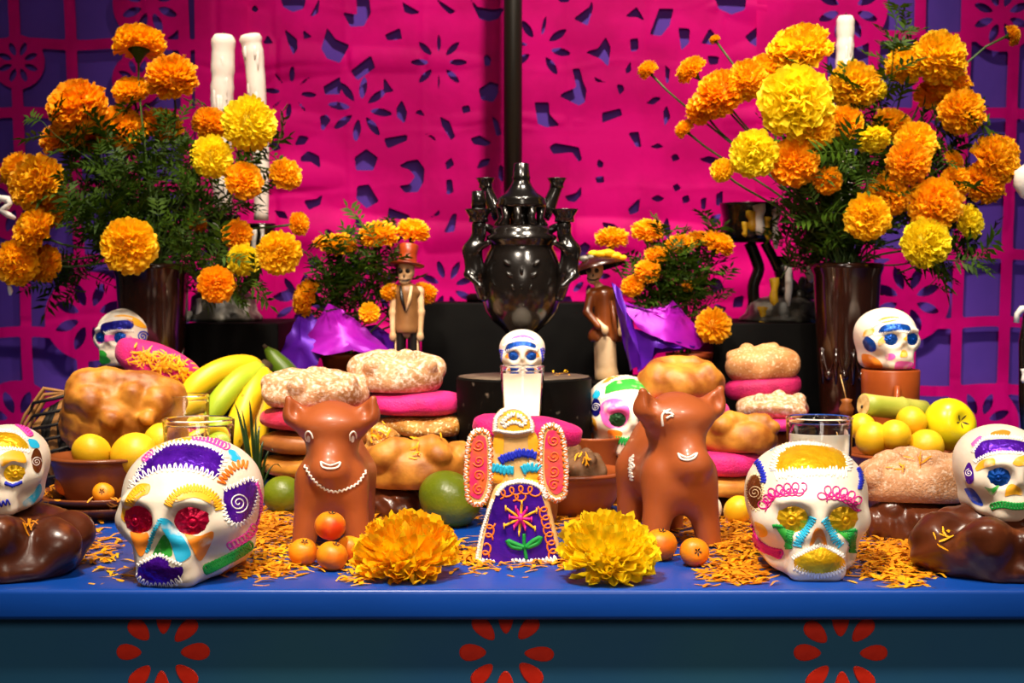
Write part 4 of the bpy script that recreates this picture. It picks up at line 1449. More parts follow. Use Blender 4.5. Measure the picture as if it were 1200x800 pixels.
d.patch('temple_foil', [(1011, 400), (1016, 394), (1025, 400), (1027, 409), (1021, 412), (1014, 408)], F_BLUE)
d.patch('brow_colour', [(1029, 399), (1036, 394), (1047, 395), (1048, 400), (1038, 401), (1030, 405)], W_YEL)
d.patch('brow_colour', [(1058, 397), (1064, 393), (1072, 395), (1073, 400), (1064, 400)], W_YEL)
d.patch('cheek_colour', [(1038, 415), (1046, 414), (1050, 418), (1044, 422), (1038, 420)], W_PINK)
d.patch('nose_colour', [(1054, 418), (1057, 410), (1062, 411), (1063, 418)], W_YEL)
d.patch('mouth_colour', [(1048, 432), (1050, 424), (1060, 423), (1070, 425), (1074, 432), (1060, 433)], W_PINK)
d.patch('crown_colour', [(1028, 375), (1040, 371), (1054, 372), (1048, 376), (1034, 378)], W_ORG)
d.patch('side_colour', [(1010, 414), (1022, 416), (1032, 424), (1034, 431), (1018, 430), (1011, 424)], W_ORG)
d.patch('side_colour', [(1011, 394), (1014, 387), (1024, 385), (1024, 390), (1016, 394)], W_YEL)

LYS = .70
lz = zof(428, LYS)
rl = 19 * mpp(LYS)
tag(obj('clay_cup', Geo().lathe([(0, 0), (rl * 1.4, 0), (rl * 1.5, lz * .5), (rl * .95, lz * .9), (rl, lz), (rl * .9, lz), (0, lz * .96)], 32), mat('gritty_brown', '8a5a34', '5e381a', scale=60, rough=.7, bump=.8, bscale=300), None, onz(134, LYS, 0)),
    'gritty brown clay cup under the small skull behind the golden loaf', 'cup')
t, d = skull('small sugar skull with blue foil band behind the leaning pink bread', .077, onz(143, LYS, lz - .0005), (R(-3), 0, R(-16)), F_BLUE, 48)
d.patch('forehead_foil', [(118, 388), (120, 380), (136, 376), (155, 376), (154, 385), (136, 386), (120, 390)], F_NAVY)
d.line('icing_zigzag', zig([(115, 392), (130, 388), (146, 387), (158, 388)], 1.8, 2.6), .0005, I_WHITE)
d.line('icing_zigzag', zig([(116, 382), (126, 375), (142, 372), (156, 374)], 1.6, 2.6), .0005, I_WHITE)
d.patch('crown_colour', [(128, 372), (144, 369), (160, 373), (172, 384), (160, 382), (146, 373)], W_YEL)
d.patch('brow_colour', [(114, 398), (122, 393), (140, 392), (154, 394), (152, 400), (130, 399), (116, 403)], W_PINK)
d.line('icing_spiral', spiral(167, 394, .8, 6.5, 2.0), .0008, I_NAVY)
d.patch('cheek_colour', [(114, 412), (120, 410), (126, 416), (118, 419)], W_GRN)
d.patch('mouth_colour', [(114, 420), (124, 417), (130, 424), (116, 427)], W_GRN)
d.patch('side_colour', [(172, 396), (177, 400), (177, 410), (172, 408)], W_BLUE)

t, d = skull('small sugar skull with blue eyes on the round pedestal behind the lit candle', .0605, onz(612, .565, zp - .0005), (0, 0, 0), F_BLUE, 48)
d.patch('forehead_foil', [(592, 410), (596, 403), (612, 399.5), (626, 403), (627, 408), (612, 405), (594, 412)], F_BLUE)
d.line('icing_zigzag', [zig([(590, 413), (604, 408), (616, 407), (630, 411)], 1.6, 2.4), zig([(590, 405), (602, 398), (618, 397), (630, 404)], 1.5, 2.4)], .0005, I_WHITE)
d.patch('crown_colour', [(594, 402), (604, 394), (618, 393), (628, 400), (616, 396), (604, 398)], W_PINK)
d.patch('brow_colour', [(591, 418), (597, 413), (606, 413), (607, 417), (598, 420)], W_ORG)
d.patch('brow_colour', [(615, 416), (618, 412), (628, 412), (632, 418), (622, 418)], W_ORG)
d.line('icing_loops', [loops([(588, 410), (586, 420), (587, 430)], 2.2, 3), loops([(635, 408), (637, 418), (637, 428)], 2.2, 3)], .0006, I_NAVY, raw=True)

MYS = .560
mz2 = zof(531, MYS + .03)
tag(obj('clay_bowl', Geo().lathe([(.052, 0), (.056, .004), (.050, .035), (.040, mz2 - .002), (.037, mz2), (0, mz2)], 40), CLAYB, None, onz(733, MYS + .03, 0)), 'upturned brown clay bowl under the pink-eyed skull behind the right bull', 'bowl')
t, d = skull('medium sugar skull with pink-ringed eye partly behind the right bull', .0985, onz(733, MYS + .03, mz2 - .0005), (0, 0, R(8)), foil('green_foil', '2c5c34', '123018'), 48)
d.patch('forehead_colour', [(709, 462), (711, 452), (722, 446), (744, 444), (760, 450), (760, 460), (744, 456), (724, 458)], W_GRN, rag=.5)
d.line('icing_zigzag', [zig([(704, 466), (722, 461), (744, 459), (762, 462)], 2.4, 2.6), zig([(706, 454), (722, 444), (742, 441), (762, 446)], 1.8, 2.8)], .00055, I_WHITE)
d.patch('crown_colour', [(704, 450), (718, 440), (740, 436), (760, 440), (744, 441), (722, 445)], W_ORG)
d.patch('eye_ring_colour', [(703, 482), (706, 472), (718, 467), (732, 470), (738, 482), (734, 496), (722, 502), (708, 497)], W_PINK)
d.patch('temple_foil', [(693, 476), (697, 466), (703, 470), (704, 482), (699, 488), (694, 484)], F_NAVY)
d.line('icing_spiral', spiral(698.5, 477, .6, 5, 2), .00045, I_WHITE)
d.patch('cheek_colour', [(712, 503), (724, 504), (730, 508), (722, 516), (714, 512)], W_ORG)
d.line('mouth_icing', zig([(722, 515), (734, 517), (748, 516)], 5, 3), .0008, I_GRN)
d.patch('side_colour', [(692, 488), (698, 492), (700, 504), (694, 500)], W_YEL)
d.patch('side_colour', [(694, 464), (700, 456), (704, 462), (698, 468)], W_BLUE)

# ================================================================== clay bulls
BULL = mat('terracotta', 'a8562a', '96481f', scale=10, lo=.35, hi=.7, rough=.42, bump=.12, bscale=60, coat=.12)
W_LINE = mat('white_slip', 'f2ece2', rough=.6)


def bull(label, px, Y, H, yaw, headyaw):
    """standing bull facing -Y; H = height to the horn tips"""
    s = H / 0.176
    cy, sy = math.cos(headyaw), math.sin(headyaw)

    def hd(x, y, z):                      # head turned about the neck
        y += .0
        return (x * cy - y * sy, x * sy + y * cy, z)
    f = su(.016, cap(hd(0, .012, .138), hd(0, -.024, .100), .0335, .0185), ell(hd(0, -.002, .146), (.040, .030, .020)))
    f = su(.010, f, ell(hd(0, -.030, .094), (.0215, .015, .0155)))
    for sx in (-1, 1):
        f = su(.010, f, cap(hd(sx * .030, .006, .146), hd(sx * .043, .000, .157), .0140, .0130), )
        f = su(.008, f, cap(hd(sx * .043, .000, .157), hd(sx * .0495, -.005, .175), .0125, .0048))
        f = ss(.004, f, ell(hd(sx * .040, -.018, .165), (.0080, .012, .0125)))
    body = su(.022, cap((0, .014, .122), (0, .003, .074), .0265, .0335), cap((0, .016, .074), (0, .092, .080), .036, .038), ell((0, .086, .112), (.024, .030, .030)))
    for sx in (-1, 1):
        body = su(.014, body, cap((sx * .020, -.002, .080), (sx * .0335, -.008, .0), .0215, .0130))
        body = su(.014, body, cap((sx * .022, .098, .076), (sx * .027, .104, .0), .021, .013))
    body = su(.006, body, cap((0, .126, .095), (.004, .134, .045), .006, .005))
    f = floorcut(su(.014, f, body))
    P, Fq = surfnet(f, (-.078, -.075, -.006), (.078, .17, .190), .0026)
    t = thing('clay_bull', label, 'bull figurine', onz(px, Y, 0), (0, 0, yaw))
    o = obj('body', mesh('body', P * s, Fq), BULL, t)
    return t, Deco(t, [o])


t, d = bull('terracotta bull with white garland on its chest, behind the little tejocote pile', 388, .225, .164, R(0), R(0))
d.line('garland', zig([(357, 545), (366, 560), (378, 571), (392, 576), (408, 572), (420, 565), (430, 550)], 1.2, 5), .0009, W_LINE)
d.line('eye_line', [[(360, 517), (358, 510), (361, 505), (365, 508), (367, 514)], [(410, 516), (410, 509), (414, 505), (417, 509), (417, 514)]], .0008, W_LINE)
d.patch('eye_mark', [(360, 511), (363, 510), (364, 517), (361, 518)], W_LINE)
d.patch('eye_mark', [(412, 510), (415, 511), (414, 518), (411, 517)], W_LINE)
d.line('mouth_line', [[(376, 541), (378, 547), (387, 549), (396, 547), (399, 541)], [(376, 541), (387, 545), (399, 541)]], .0009, W_LINE)
t, d = bull('terracotta bull turned to one side with white eye mark, at the right', 797, .235, .173, R(13), R(10))
d.line('eye_line', [[(777, 499), (776, 488), (779, 483), (786, 480)], [(781, 490), (787, 487), (789, 489)], [(780, 484), (786, 484), (790, 487)]], .0011, W_LINE)
d.line('mouth_line', [[(795, 531), (798, 537), (806, 539), (814, 536), (817, 530)], [(796, 532), (806, 536), (816, 531)]], .0010, W_LINE)
d.line('garland', [zig([(741, 535), (740, 544), (739, 552), (741, 564)], 2.4, 4), [(743, 533), (738, 540), (744, 546), (738, 552)]], .0010, W_LINE)

# ================================================================== sugar-paste figure with wings
PASTE = mat('almond_paste', 'eec88a', 'd9a55a', scale=18, rough=.5, bump=.2, bscale=120, sss=.2, sssc=.004)


def slab2d(P, y0, y1, r):
    """rounded slab from a pixel outline; local metres"""
    P = np.array(P, float)

    def f(X, Y, Z):
        d2 = -poly_sd(P, X[:, :1, :], Z[:, :1, :]) + r
        dy = np.abs(Y - (y0 + y1) / 2) - (y1 - y0) / 2 + r
        return np.sqrt(np.maximum(d2, 0) ** 2 + np.maximum(dy, 0) ** 2) + np.minimum(np.maximum(d2, dy), 0) - r
    return f


AY = .145
aroot = onz(605, AY, 0)
an = thing('sugar_paste_figure', 'winged sugar-paste figure in a purple skirt with a piped flower, front centre', 'figurine', aroot)


def a2(pts):
    return [(at(x, y, AY).x - aroot.x, at(x, y, AY).z) for x, y in pts]


def aslab(name, pts, y0, y1, r, m):
    q = a2(pts)
    f = slab2d(q, y0, y1, r)
    xs = [p[0] for p in q]
    zs = [p[1] for p in q]
    P, Fq = surfnet(f, (min(xs) - .005, y0 - .005, max(0, min(zs)) - .005), (max(xs) + .005, y1 + .005, max(zs) + .005), .0021)
    P[:, 2] = np.maximum(P[:, 2], 0)
    return obj(name, mesh(name, P, Fq), m, an)


bodies = [
    aslab('skirt', smooth_path([(556, 664), (560, 640), (568, 606), (578, 574), (588, 564), (610, 560), (632, 563), (640, 574), (648, 606), (656, 640), (660, 664)], 3), -.011, .016, .006, PASTE),
    aslab('torso', smooth_path([(574, 566), (577, 540), (580, 508), (604, 503), (628, 508), (633, 540), (636, 566)], 3), -.007, .014, .005, PASTE),
    aslab('head', smooth_path([(577, 508), (578, 492), (586, 480), (600, 477), (615, 481), (624, 494), (625, 508), (612, 513), (592, 513), (577, 508)], 3), -.010, .014, .007, PASTE),
    aslab('wing', smooth_path([(546, 586), (544, 555), (547, 518), (554, 504), (566, 502), (575, 511), (577, 540), (577, 566), (570, 588), (558, 594), (546, 586)], 3), -.005, .008, .004, PASTE),
    aslab('wing', smooth_path([(664, 582), (666, 550), (662, 512), (654, 498), (643, 496), (633, 506), (631, 540), (633, 566), (642, 584), (654, 589), (664, 582)], 3), -.005, .008, .004, PASTE),
]
d = Deco(an, bodies)
SATIN = mat('purple_skirt_foil', '5c1cc0', '3a0f8c', scale=60, lo=.3, hi=.7, rough=.28, metal=.4, bump=.5, bscale=110)
sk = bodies[0]
d.patch('skirt_foil', [(564, 658), (566, 640), (572, 612), (580, 584), (590, 571), (610, 567), (628, 570), (636, 584), (644, 612), (651, 640), (654, 658), (608, 660)], SATIN)
for k in range(6):
    a = R(-90 + 60 * k + 5)
    L = 20 if k % 3 else 17
    d.line('flower_stroke', [(610 + 3 * math.cos(a), 607 + 3 * math.sin(a)), (610 + L * math.cos(a), 607 + L * math.sin(a))], .0009 * 1.3, I_YEL)
    e = (610 + (L + 1) * math.cos(a), 607 + (L + 1) * math.sin(a))
    d.line('flower_dot', [(e[0] - 1.1, e[1]), (e[0] + 1.1, e[1])], .0021 * 1.3, I_YEL, step=.6)
    a += R(30)
    d.line('flower_stroke', [(610, 607), (610 + 12 * math.cos(a), 607 + 12 * math.sin(a))], .0011 * 1.3, I_HOT)
    d.line('flower_dot', [(609 + 13 * math.cos(a), 607 + 13 * math.sin(a)), (611 + 13 * math.cos(a), 607 + 13 * math.sin(a))], .0026, I_HOT, step=.6)
d.line('flower_stroke', [(608, 607), (612, 607)], .0036 * 1.3, I_HOT, step=.8)
d.line('flower_stem', [(614, 625), (614.5, 640), (617, 655)], .0012 * 1.3, I_GRN)
d.line('flower_leaf', [[(614, 641), (604, 637), (595, 633)], [(616, 641), (624, 634), (633, 629)], [(612, 642), (600, 640), (594, 632)], [(618, 641), (630, 636), (634, 628)]], .0017 * 1.3, I_GRN)
d.line('icing_loops', [loops([(573, 632), (576, 612)], 4.4, 10), loops([(569, 652), (572, 638)], 4.2, 9), loops([(585, 580), (602, 575), (618, 574), (631, 578)], 4.8, 10.5), loops([(601, 583), (614, 583)], 3.6, 9),
                       loops([(635, 592), (641, 618), (645, 636), (648, 652)], 4.8, 10)], .00085, I_ORG, raw=True)
d.line('icing_zigzag', [zig([(562, 658), (580, 660)], 4, 4), zig([(600, 658), (626, 659), (654, 655)], 4, 4.6), zig([(582, 580), (592, 568), (612, 564), (632, 570), (640, 584)], 2.2, 3.4), zig([(559, 655), (566, 620), (578, 585)], 1.4, 3)], .0008 * 1.3, I_WHITE)
d.patch('collar_colour', [(577, 540), (580, 512), (590, 510), (590, 545), (596, 562), (578, 564)], W_YEL)
d.patch('collar_colour', [(632, 540), (629, 512), (619, 510), (620, 545), (616, 562), (632, 564)], W_YEL)
d.line('chest_icing', [zig([(586, 539), (596, 535), (606, 532), (616, 530), (628, 534)], 4.6, 4.2)], .0011 * 1.3, I_NAVY)
d.line('chest_icing', [zig([(578, 547), (592, 551), (603, 550)], 5.0, 4), zig([(612, 550), (624, 547), (633, 550)], 5.0, 4)], .0010 * 1.3, I_BLUE)
d.patch('hair_colour', [(583, 502), (585, 488), (594, 482), (604, 481), (615, 485), (621, 500), (612, 505), (592, 505)], W_YEL)
d.line('head_icing', [zig([(580, 505), (582, 490), (591, 481), (603, 478), (615, 483), (623, 494), (624, 507)], 2.2, 2.8), zig([(582, 504), (602, 507), (622, 504)], 1.5, 2.6), zig([(588, 496), (596, 487), (604, 485)], 2.4, 4), zig([(606, 486), (613, 490), (617, 498)], 2.4, 4), zig([(590, 500), (602, 494), (614, 500)], 2.0, 4)], .00075 * 1.3, I_WHITE)
for P in ([(551, 580), (550, 552), (553, 520), (560, 510), (569, 514), (571, 540), (570, 566), (562, 584)], [(660, 574), (660, 548), (656, 512), (648, 504), (640, 509), (638, 540), (640, 564), (650, 579)]):
    d.patch('wing_colour', P, mat('wing_pink', 'f0286c', 'f46a30', scale=60, lo=.4, hi=.65, rough=.5, bump=.2, bscale=200))
for cx, ys in ((561, (521, 540, 557, 573)), (649, (516, 534, 552, 568))):
    for y in ys:
        d.line('wing_icing', spiral(cx, y, 1, 7, 1.5, y), .0008, mat('orange_pink_icing', 'f4662a', rough=.5), raw=True)
for P in ([(548, 586), (546, 555), (549, 518), (556, 506), (567, 504), (574, 512), (575, 540), (575, 566), (569, 586), (559, 591), (548, 586)], [(662, 580), (664, 550), (660, 512), (653, 500), (643, 498), (635, 507), (633, 540), (635, 566), (643, 581), (654, 586), (662, 580)]):
    d.line('wing_icing', zig(P, 2.3, 3.2), .0008, I_WHITE)
    d.line('wing_icing', zig([(x + (1 if x < 605 else -1), y + 1) for x, y in P], 2.6, 7), .0009, I_ORG)

# ================================================================== marigolds
def petal_mat(name, c, c2):
    return mat(name, c, c2, scale=70, lo=.35, hi=.65, rough=.6, transl=.38, perobj=.06)


ORANGE = petal_mat('orange_petal', 'ffca10', 'ffb408')
DEEP = petal_mat('deep_orange_petal', 'ffc20c', 'ffa806')
YORANGE = petal_mat('yellow_orange_petal', 'ffd818', 'ffc40a')
YELLOW = petal_mat('yellow_petal', 'fff02a', 'ffe214')
STEM = mat('marigold_stem', '3f5c18', '2c440f', scale=30, rough=.5)
LEAF = mat('marigold_leaf', '3c5608', '1e3604', scale=30, lo=.3, hi=.7, rough=.6, transl=.15, spec=.2)


def petal_grid(L, W, curl, ruff, rg, nl=4, nw=3, tip=.75):
    """one ruffled petal along +X, cupped upwards in +Z"""
    V, F = [], []
    ph = rg.uniform(0, 6)
    for i in range(nl):
        t = i / (nl - 1)
        wd = W * (.30 + .70 * math.sin(min(1, t / tip) * math.pi / 2)) * (1 if t < .9 else .86)
        for j in range(nw):
            u = j / (nw - 1) - .5
            x = L * t - (.10 * L * abs(u) * 2 * (t > .9))
            z = curl * L * t * t + ruff * W * math.sin(ph + j * 2.6 + i * .8) * t + .18 * W * (2 * u) ** 2
            V.append((x, u * wd, z))
    for i in range(nl - 1):
        for j in range(nw - 1):
            F.append((i * nw + j, i * nw + j + 1, (i + 1) * nw + j + 1, (i + 1) * nw + j))
    return V, F


def petal_frames(n, amax, rg, jit=.25, power=1.0):
    """positions over a dome: directions and matrices, core outwards"""
    out = []
    for i in range(n):
        c = 1 - (1 - math.cos(amax)) * ((i + .5) / n) ** power
        th = math.acos(max(-1, min(1, c)))
        ph = i * 2.39996 + rg.uniform(-.2, .2)
        th += rg.uniform(-.08, .08)
        d = Vector((math.sin(th) * math.cos(ph), math.sin(th) * math.sin(ph), math.cos(th)))
        out.append((d, th, ph))
    return out


def bloom_mesh(name, n, amax, flat, seed, L=.62, W=.34, core=.42, ruff=.22, curl=.18, nl=4):
    rg = random.Random(seed)
    g = Geo()
    for d, th, ph in petal_frames(n, amax, rg):
        V, F = petal_grid(L * rg.uniform(.85, 1.12), W * rg.uniform(.8, 1.15), curl * rg.uniform(-.2, 1.3), ruff, rg, nl)
        x = d
        y = Vector((0, 0, 1)).cross(d)
        if y.length < .05:
            y = Vector((1, 0, 0))
        y.normalize()
        z = x.cross(y)
        roll = rg.uniform(-.6, .6)
        y2 = y * math.cos(roll) + z * math.sin(roll)
        z2 = x.cross(y2)
        M = Matrix((x, y2, z2)).transposed().to_4x4()
        M.translation = d * core * rg.uniform(.82, 1.05) * (1 if th < 1.2 else .8)
        M = Matrix.Diagonal((1, 1, flat, 1)) @ M
        g.add(V, F, M)
    # core closing the gaps
    ic = Geo().lathe([(.0001, -.30), (.30, -.26), (.52, -.05), (.56, .15), (.48, .36), (.28, .50), (.0001, .55)], 10)
    g.add(ic.V, ic.F, Matrix.Diagonal((1, 1, flat, 1)))
    return g.mesh(name)


BLOOM = [
    bloom_mesh('bloom_petals', 330, R(120), .80, 1, L=.50, W=.23, core=.52, ruff=.30),
    bloom_mesh('bloom_petals', 300, R(114), .76, 2, L=.54, W=.25, core=.50, ruff=.38),
    bloom_mesh('bloom_petals', 350, R(126), .86, 3, L=.48, W=.21, core=.54, ruff=.30),
    bloom_mesh('bloom_petals', 240, R(110), .72, 4, L=.62, W=.27, core=.40, ruff=.36, curl=.3),
]
POM = [bloom_mesh('bloom_petals', 300, R(122), .66, 5, L=.40, W=.20, core=.64, ruff=.12, curl=.05, nl=3),
       bloom_mesh('bloom_petals', 300, R(128), .80, 6, L=.40, W=.20, core=.64, ruff=.12, curl=.05, nl=3)]
for me_ in BLOOM + POM:
    me_.materials.append(None)


def calyx_geo():
    g = Geo().lathe([(.0001, -.62), (.09, -.60), (.15, -.45), (.26, -.28), (.40, -.14), (.30, -.08), (.0001, -.08)], 10)
    return g


CALYX = calyx_geo().mesh('calyx')
CALYX.materials.append(LEAF)


def marigold(label, px, py, rpx, Y, col, mouth, group, kind=None, face=.7, seed=0, droop=None, stem_r=.0016):
    rg = random.Random(seed * 7 + int(px) * 3 + int(py))
    p = at(px, py, Y)
    r = rpx * mpp(Y) * 1.13
    t = thing('marigold', label, 'marigold', p, (0, 0, 0), group)
    m = Vector(mouth)
    out = (p - m).normalized()
    tocam = (CAM - p).normalized()
    d = (out * (1 - face) + tocam * face + Vector((rg.uniform(-.15, .15), 0, rg.uniform(-.1, .15)))).normalized()
    if droop is not None:
        d = Vector(droop).normalized()
    src = kind or BLOOM[rg.randrange(4)]
    me = src
    o = bpy.data.objects.new('bloom_petals', me)
    COL.objects.link(o)
    o.parent = t
    o.material_slots[0].link = 'OBJECT'
    o.material_slots[0].material = col
    o.scale = (r, r, r)
    q = d.to_track_quat('Z', 'Y')
    o.rotation_euler = (q @ Euler((0, 0, rg.uniform(0, 6))).to_quaternion()).to_euler()
    o['kind'] = 'stuff'
    c = bpy.data.objects.new('calyx', CALYX)
    COL.objects.link(c)
    c.parent = t
    c.scale = (r, r, r)
    c.rotation_euler = q.to_euler()
    b = -d * r * .55
    e = m - p + Vector((rg.uniform(-.014, .014), rg.uniform(-.014, .014), -.03))
    c1 = b - d * min(.07, e.length * .35)
    c2 = e + Vector((0, 0, min(.09, e.length * .4)))
    pts = []
    for i in range(10):
        u = i / 9
        pts.append(b * (1 - u) ** 3 + c1 * 3 * u * (1 - u) ** 2 + c2 * 3 * u * u * (1 - u) + e * u ** 3)
    obj('stem', Geo().tube(pts, [stem_r * 1.2 if i == 0 else stem_r for i in range(10)], 5), STEM, t)
    return t


# leafy sprigs ------------------------------------------------------------
def sprig_meshes(seed, L=.13, nleaf=9, ll=.060):
    rg = random.Random(seed)
    st = [Vector((.012 * math.sin(i * .5 + seed) * i / 8, .012 * math.cos(i * .4 + seed * 2) * i / 8, L * i / 8)) for i in range(9)]
    s = Geo().tube(st, [.0014 - .0001 * i for i in range(9)], 5)
    g = Geo()
    for k in range(nleaf):
        t = .22 + .78 * k / (nleaf - 1)
        p = st[min(8, int(t * 8))]
        a = k * 2.4 + rg.uniform(-.3, .3)
        el = rg.uniform(.25, .75) + .35 * t
        d = Vector((math.cos(a) * math.cos(el), math.sin(a) * math.cos(el), math.sin(el)))
        sd = d.cross(Vector((0, 0, 1))).normalized()
        up = sd.cross(d)
        Lk = ll * rg.uniform(.75, 1.15)
        n = 5
        for i in range(1, n + 1):
            u = i / n
            q = p + d * Lk * u - Vector((0, 0, 1)) * Lk * .32 * u * u
            for sgn in ((-1, 1) if i < n else (0,)):
                ld = (d * (.55 if sgn else 1) + sd * sgn * .85 + up * rg.uniform(-.2, .3)).normalized()
                le = Lk * (.50 - .16 * abs(u - .5)) * rg.uniform(.8, 1.1)
                wv = ld.cross(up).normalized() * le * .13
                g.add([q, q + ld * le * .4 + wv + up * .001, q + ld * le - Vector((0, 0, le * .15)), q + ld * le * .4 - wv + up * .001], [(0, 1, 2, 3)])
        g.tube([p, p + d * Lk * .5 - Vector((0, 0, Lk * .08)), p + d * Lk - Vector((0, 0, Lk * .32))], .0007, 3, cap=False)
    return s.mesh('stem'), g.mesh('leaflets')


SPRIG = [sprig_meshes(i) for i in range(5)]
for s_, l_ in SPRIG:
    s_.materials.append(STEM)
    l_.materials.append(LEAF)


def sprig(label, group, base, d, scale, k, roll):
    t = thing('marigold_sprig', label, 'leafy sprig', base, (0, 0, 0), group)
    q = Vector(d).normalized().to_track_quat('Z', 'Y') @ Euler((0, 0, roll)).to_quaternion()
    t.rotation_euler = q.to_euler()
    t.scale = (scale,) * 3
    for nm, me in zip(('stem', 'leaflets'), SPRIG[k % 5]):
        o = bpy.data.objects.new(nm, me)
        COL.objects.link(o)
        o.parent = t
        if nm == 'leaflets':
            o['kind'] = 'stuff'
    return t


# ------------------------------------------------------------------ vases
GLAZE = mat('dark_glaze', '2c120a', '180805', scale=9, lo=.3, hi=.7, rough=.16, bump=.12, bscale=30, coat=.6, stretch=(1, 1, .25))


def vase(label, px, Y, top_py, rt, rb, seed):
    H = zof(top_py, Y)
    m = mpp(Y)
    t = thing('tall_vase', label, 'vase', onz(px, Y, 0))
    prof = [(0, 0), (rb * m * 1.12, 0), (rb * m, .012)]
    for i in range(1, 9):
        u = i / 8
        prof.append(((rb + (rt - rb) * u ** .8) * m, .012 + (H - .03) * u))
    prof += [(rt * m * 1.08, H - .008), (rt * m * 1.09, H - .002), (rt * m, H), (rt * m * .92, H - .004), (rt * m * .85, H - .06), (0, H - .07)]
    obj('body', Geo().lathe(prof, 56, rf=lambda a, z: 1 + .006 * math.sin(9 * a + z * 20)), GLAZE, t)

    def surf(a, z):
        u = max(0, min(1, (z - .012) / (H - .03)))
        q = (rb + (rt - rb) * u ** .8) * m * 1.004
        return Vector((q * math.cos(a), q * math.sin(a), z))
    for k in range(5):                                    # modelled swags and a knob
        a = R(-90 + (k - 2) * 34 + seed * 9)
        pts = [surf(a - .28 + .56 * i / 10, H * .62 - .035 * math.sin(math.pi * i / 10)) for i in range(11)]
        obj('swag', Geo().tube(pts, .0022, 6), GLAZE, t)
        obj('tassel', Geo().tube([surf(a - .28, H * .62), surf(a - .30, H * .54), surf(a - .30, H * .46)], [.004, .0035, .0015], 7), GLAZE, t)
        s_ = surf(a, H * .50)
        kn = Geo()
        P_, F_ = surfnet(ell((0, 0, 0), (.007, .007, .008)), (-.01, -.01, -.01), (.01, .01, .01), .0025)
        obj('knob', mesh('knob', P_ + np.array(s_), F_), GLAZE, t)
    return Vector((t.location.x, Y, H)), t


LV, _ = vase('tall dark brown glazed vase holding the left marigold bouquet', 179, .74, 309, 42, 25, 0)
RV, _ = vase('tall dark brown glazed vase holding the right marigold bouquet', 992, .74, 308, 39, 24, 2)

O, D_, YO, YE = ORANGE, DEEP, YORANGE, YELLOW
LG, RG_ = 'marigolds in the left vase', 'marigolds in the right vase'
lb = [
    (163, 54, 29, .80, O, 'round orange marigold at the very top of the left bouquet', 0), (202, 94, 30, .78, D_, 'deep orange marigold just under the topmost bloom of the left bouquet', .45),
    (154, 109, 21, .80, O, 'smaller orange marigold below the topmost bloom, left bouquet', .5), (92, 128, 35, .76, D_, 'large orange marigold at the upper left shoulder of the left bouquet', .5),
    (140, 152, 28, .80, D_, 'shaded deep orange marigold in the middle top of the left bouquet', .6), (188, 150, 25, .82, D_, 'shaded orange marigold behind stems in the left bouquet', .5),
    (76, 165, 27, .78, D_, 'deep orange marigold under the upper left shoulder bloom, left bouquet', .4), (290, 146, 32, .70, YE, 'big bright yellow marigold in front of the tall candle', .6),
    (247, 184, 25, .69, YE, 'bright yellow marigold left of the biggest yellow one, left bouquet', .75), (285, 212, 22, .69, O, 'orange marigold beneath the two yellow blooms, left bouquet', .6),
    (334, 205, 19, .72, O, 'orange marigold at the far right end of the left bouquet by the candle', .5), (349, 262, 14, .73, O, 'small side-on orange marigold low at the right of the left bouquet', .3),
    (327, 296, 26, .66, YO, 'yellow-orange marigold lowest at the right of the left bouquet', .85), (151, 288, 32, .655, YO, 'big golden marigold hanging over the front of the left vase', .9),
    (44, 215, 33, .72, O, 'large orange marigold at the far left of the left bouquet', .5), (22, 200, 22, .74, O, 'orange marigold at the outermost left tip of the left bouquet', .3),
    (62, 240, 26, .74, D_, 'deep orange marigold under the far left bloom of the left bouquet', .5), (42, 272, 28, .70, O, 'orange marigold at the lower left of the left bouquet, green calyx showing', .3),
    (20, 308, 26, .70, O, 'lowest orange marigold at the left edge of the left bouquet', .6), (54, 309, 22, .73, D_, 'deep orange marigold beside the lowest left bloom', .5),
    (277, 275, 18, .71, D_, 'deep orange ragged marigold at the lower right of the left bouquet', .5), (284, 305, 19, .69, YE, 'yellow ragged marigold at the lower right of the left bouquet', .5),
    (253, 333, 22, .66, D_, 'ragged orange marigold drooping below the left vase rim at right', .6), (246, 147, 22, .80, D_, 'shaded orange marigold between candle and leaves, left bouquet', .5),
    (110, 165, 24, .82, D_, 'deep orange marigold tucked behind the left bouquet leaves', .5), (230, 262, 12, .75, D_, 'small orange marigold hidden in the leaves above the left vase', .4),
]
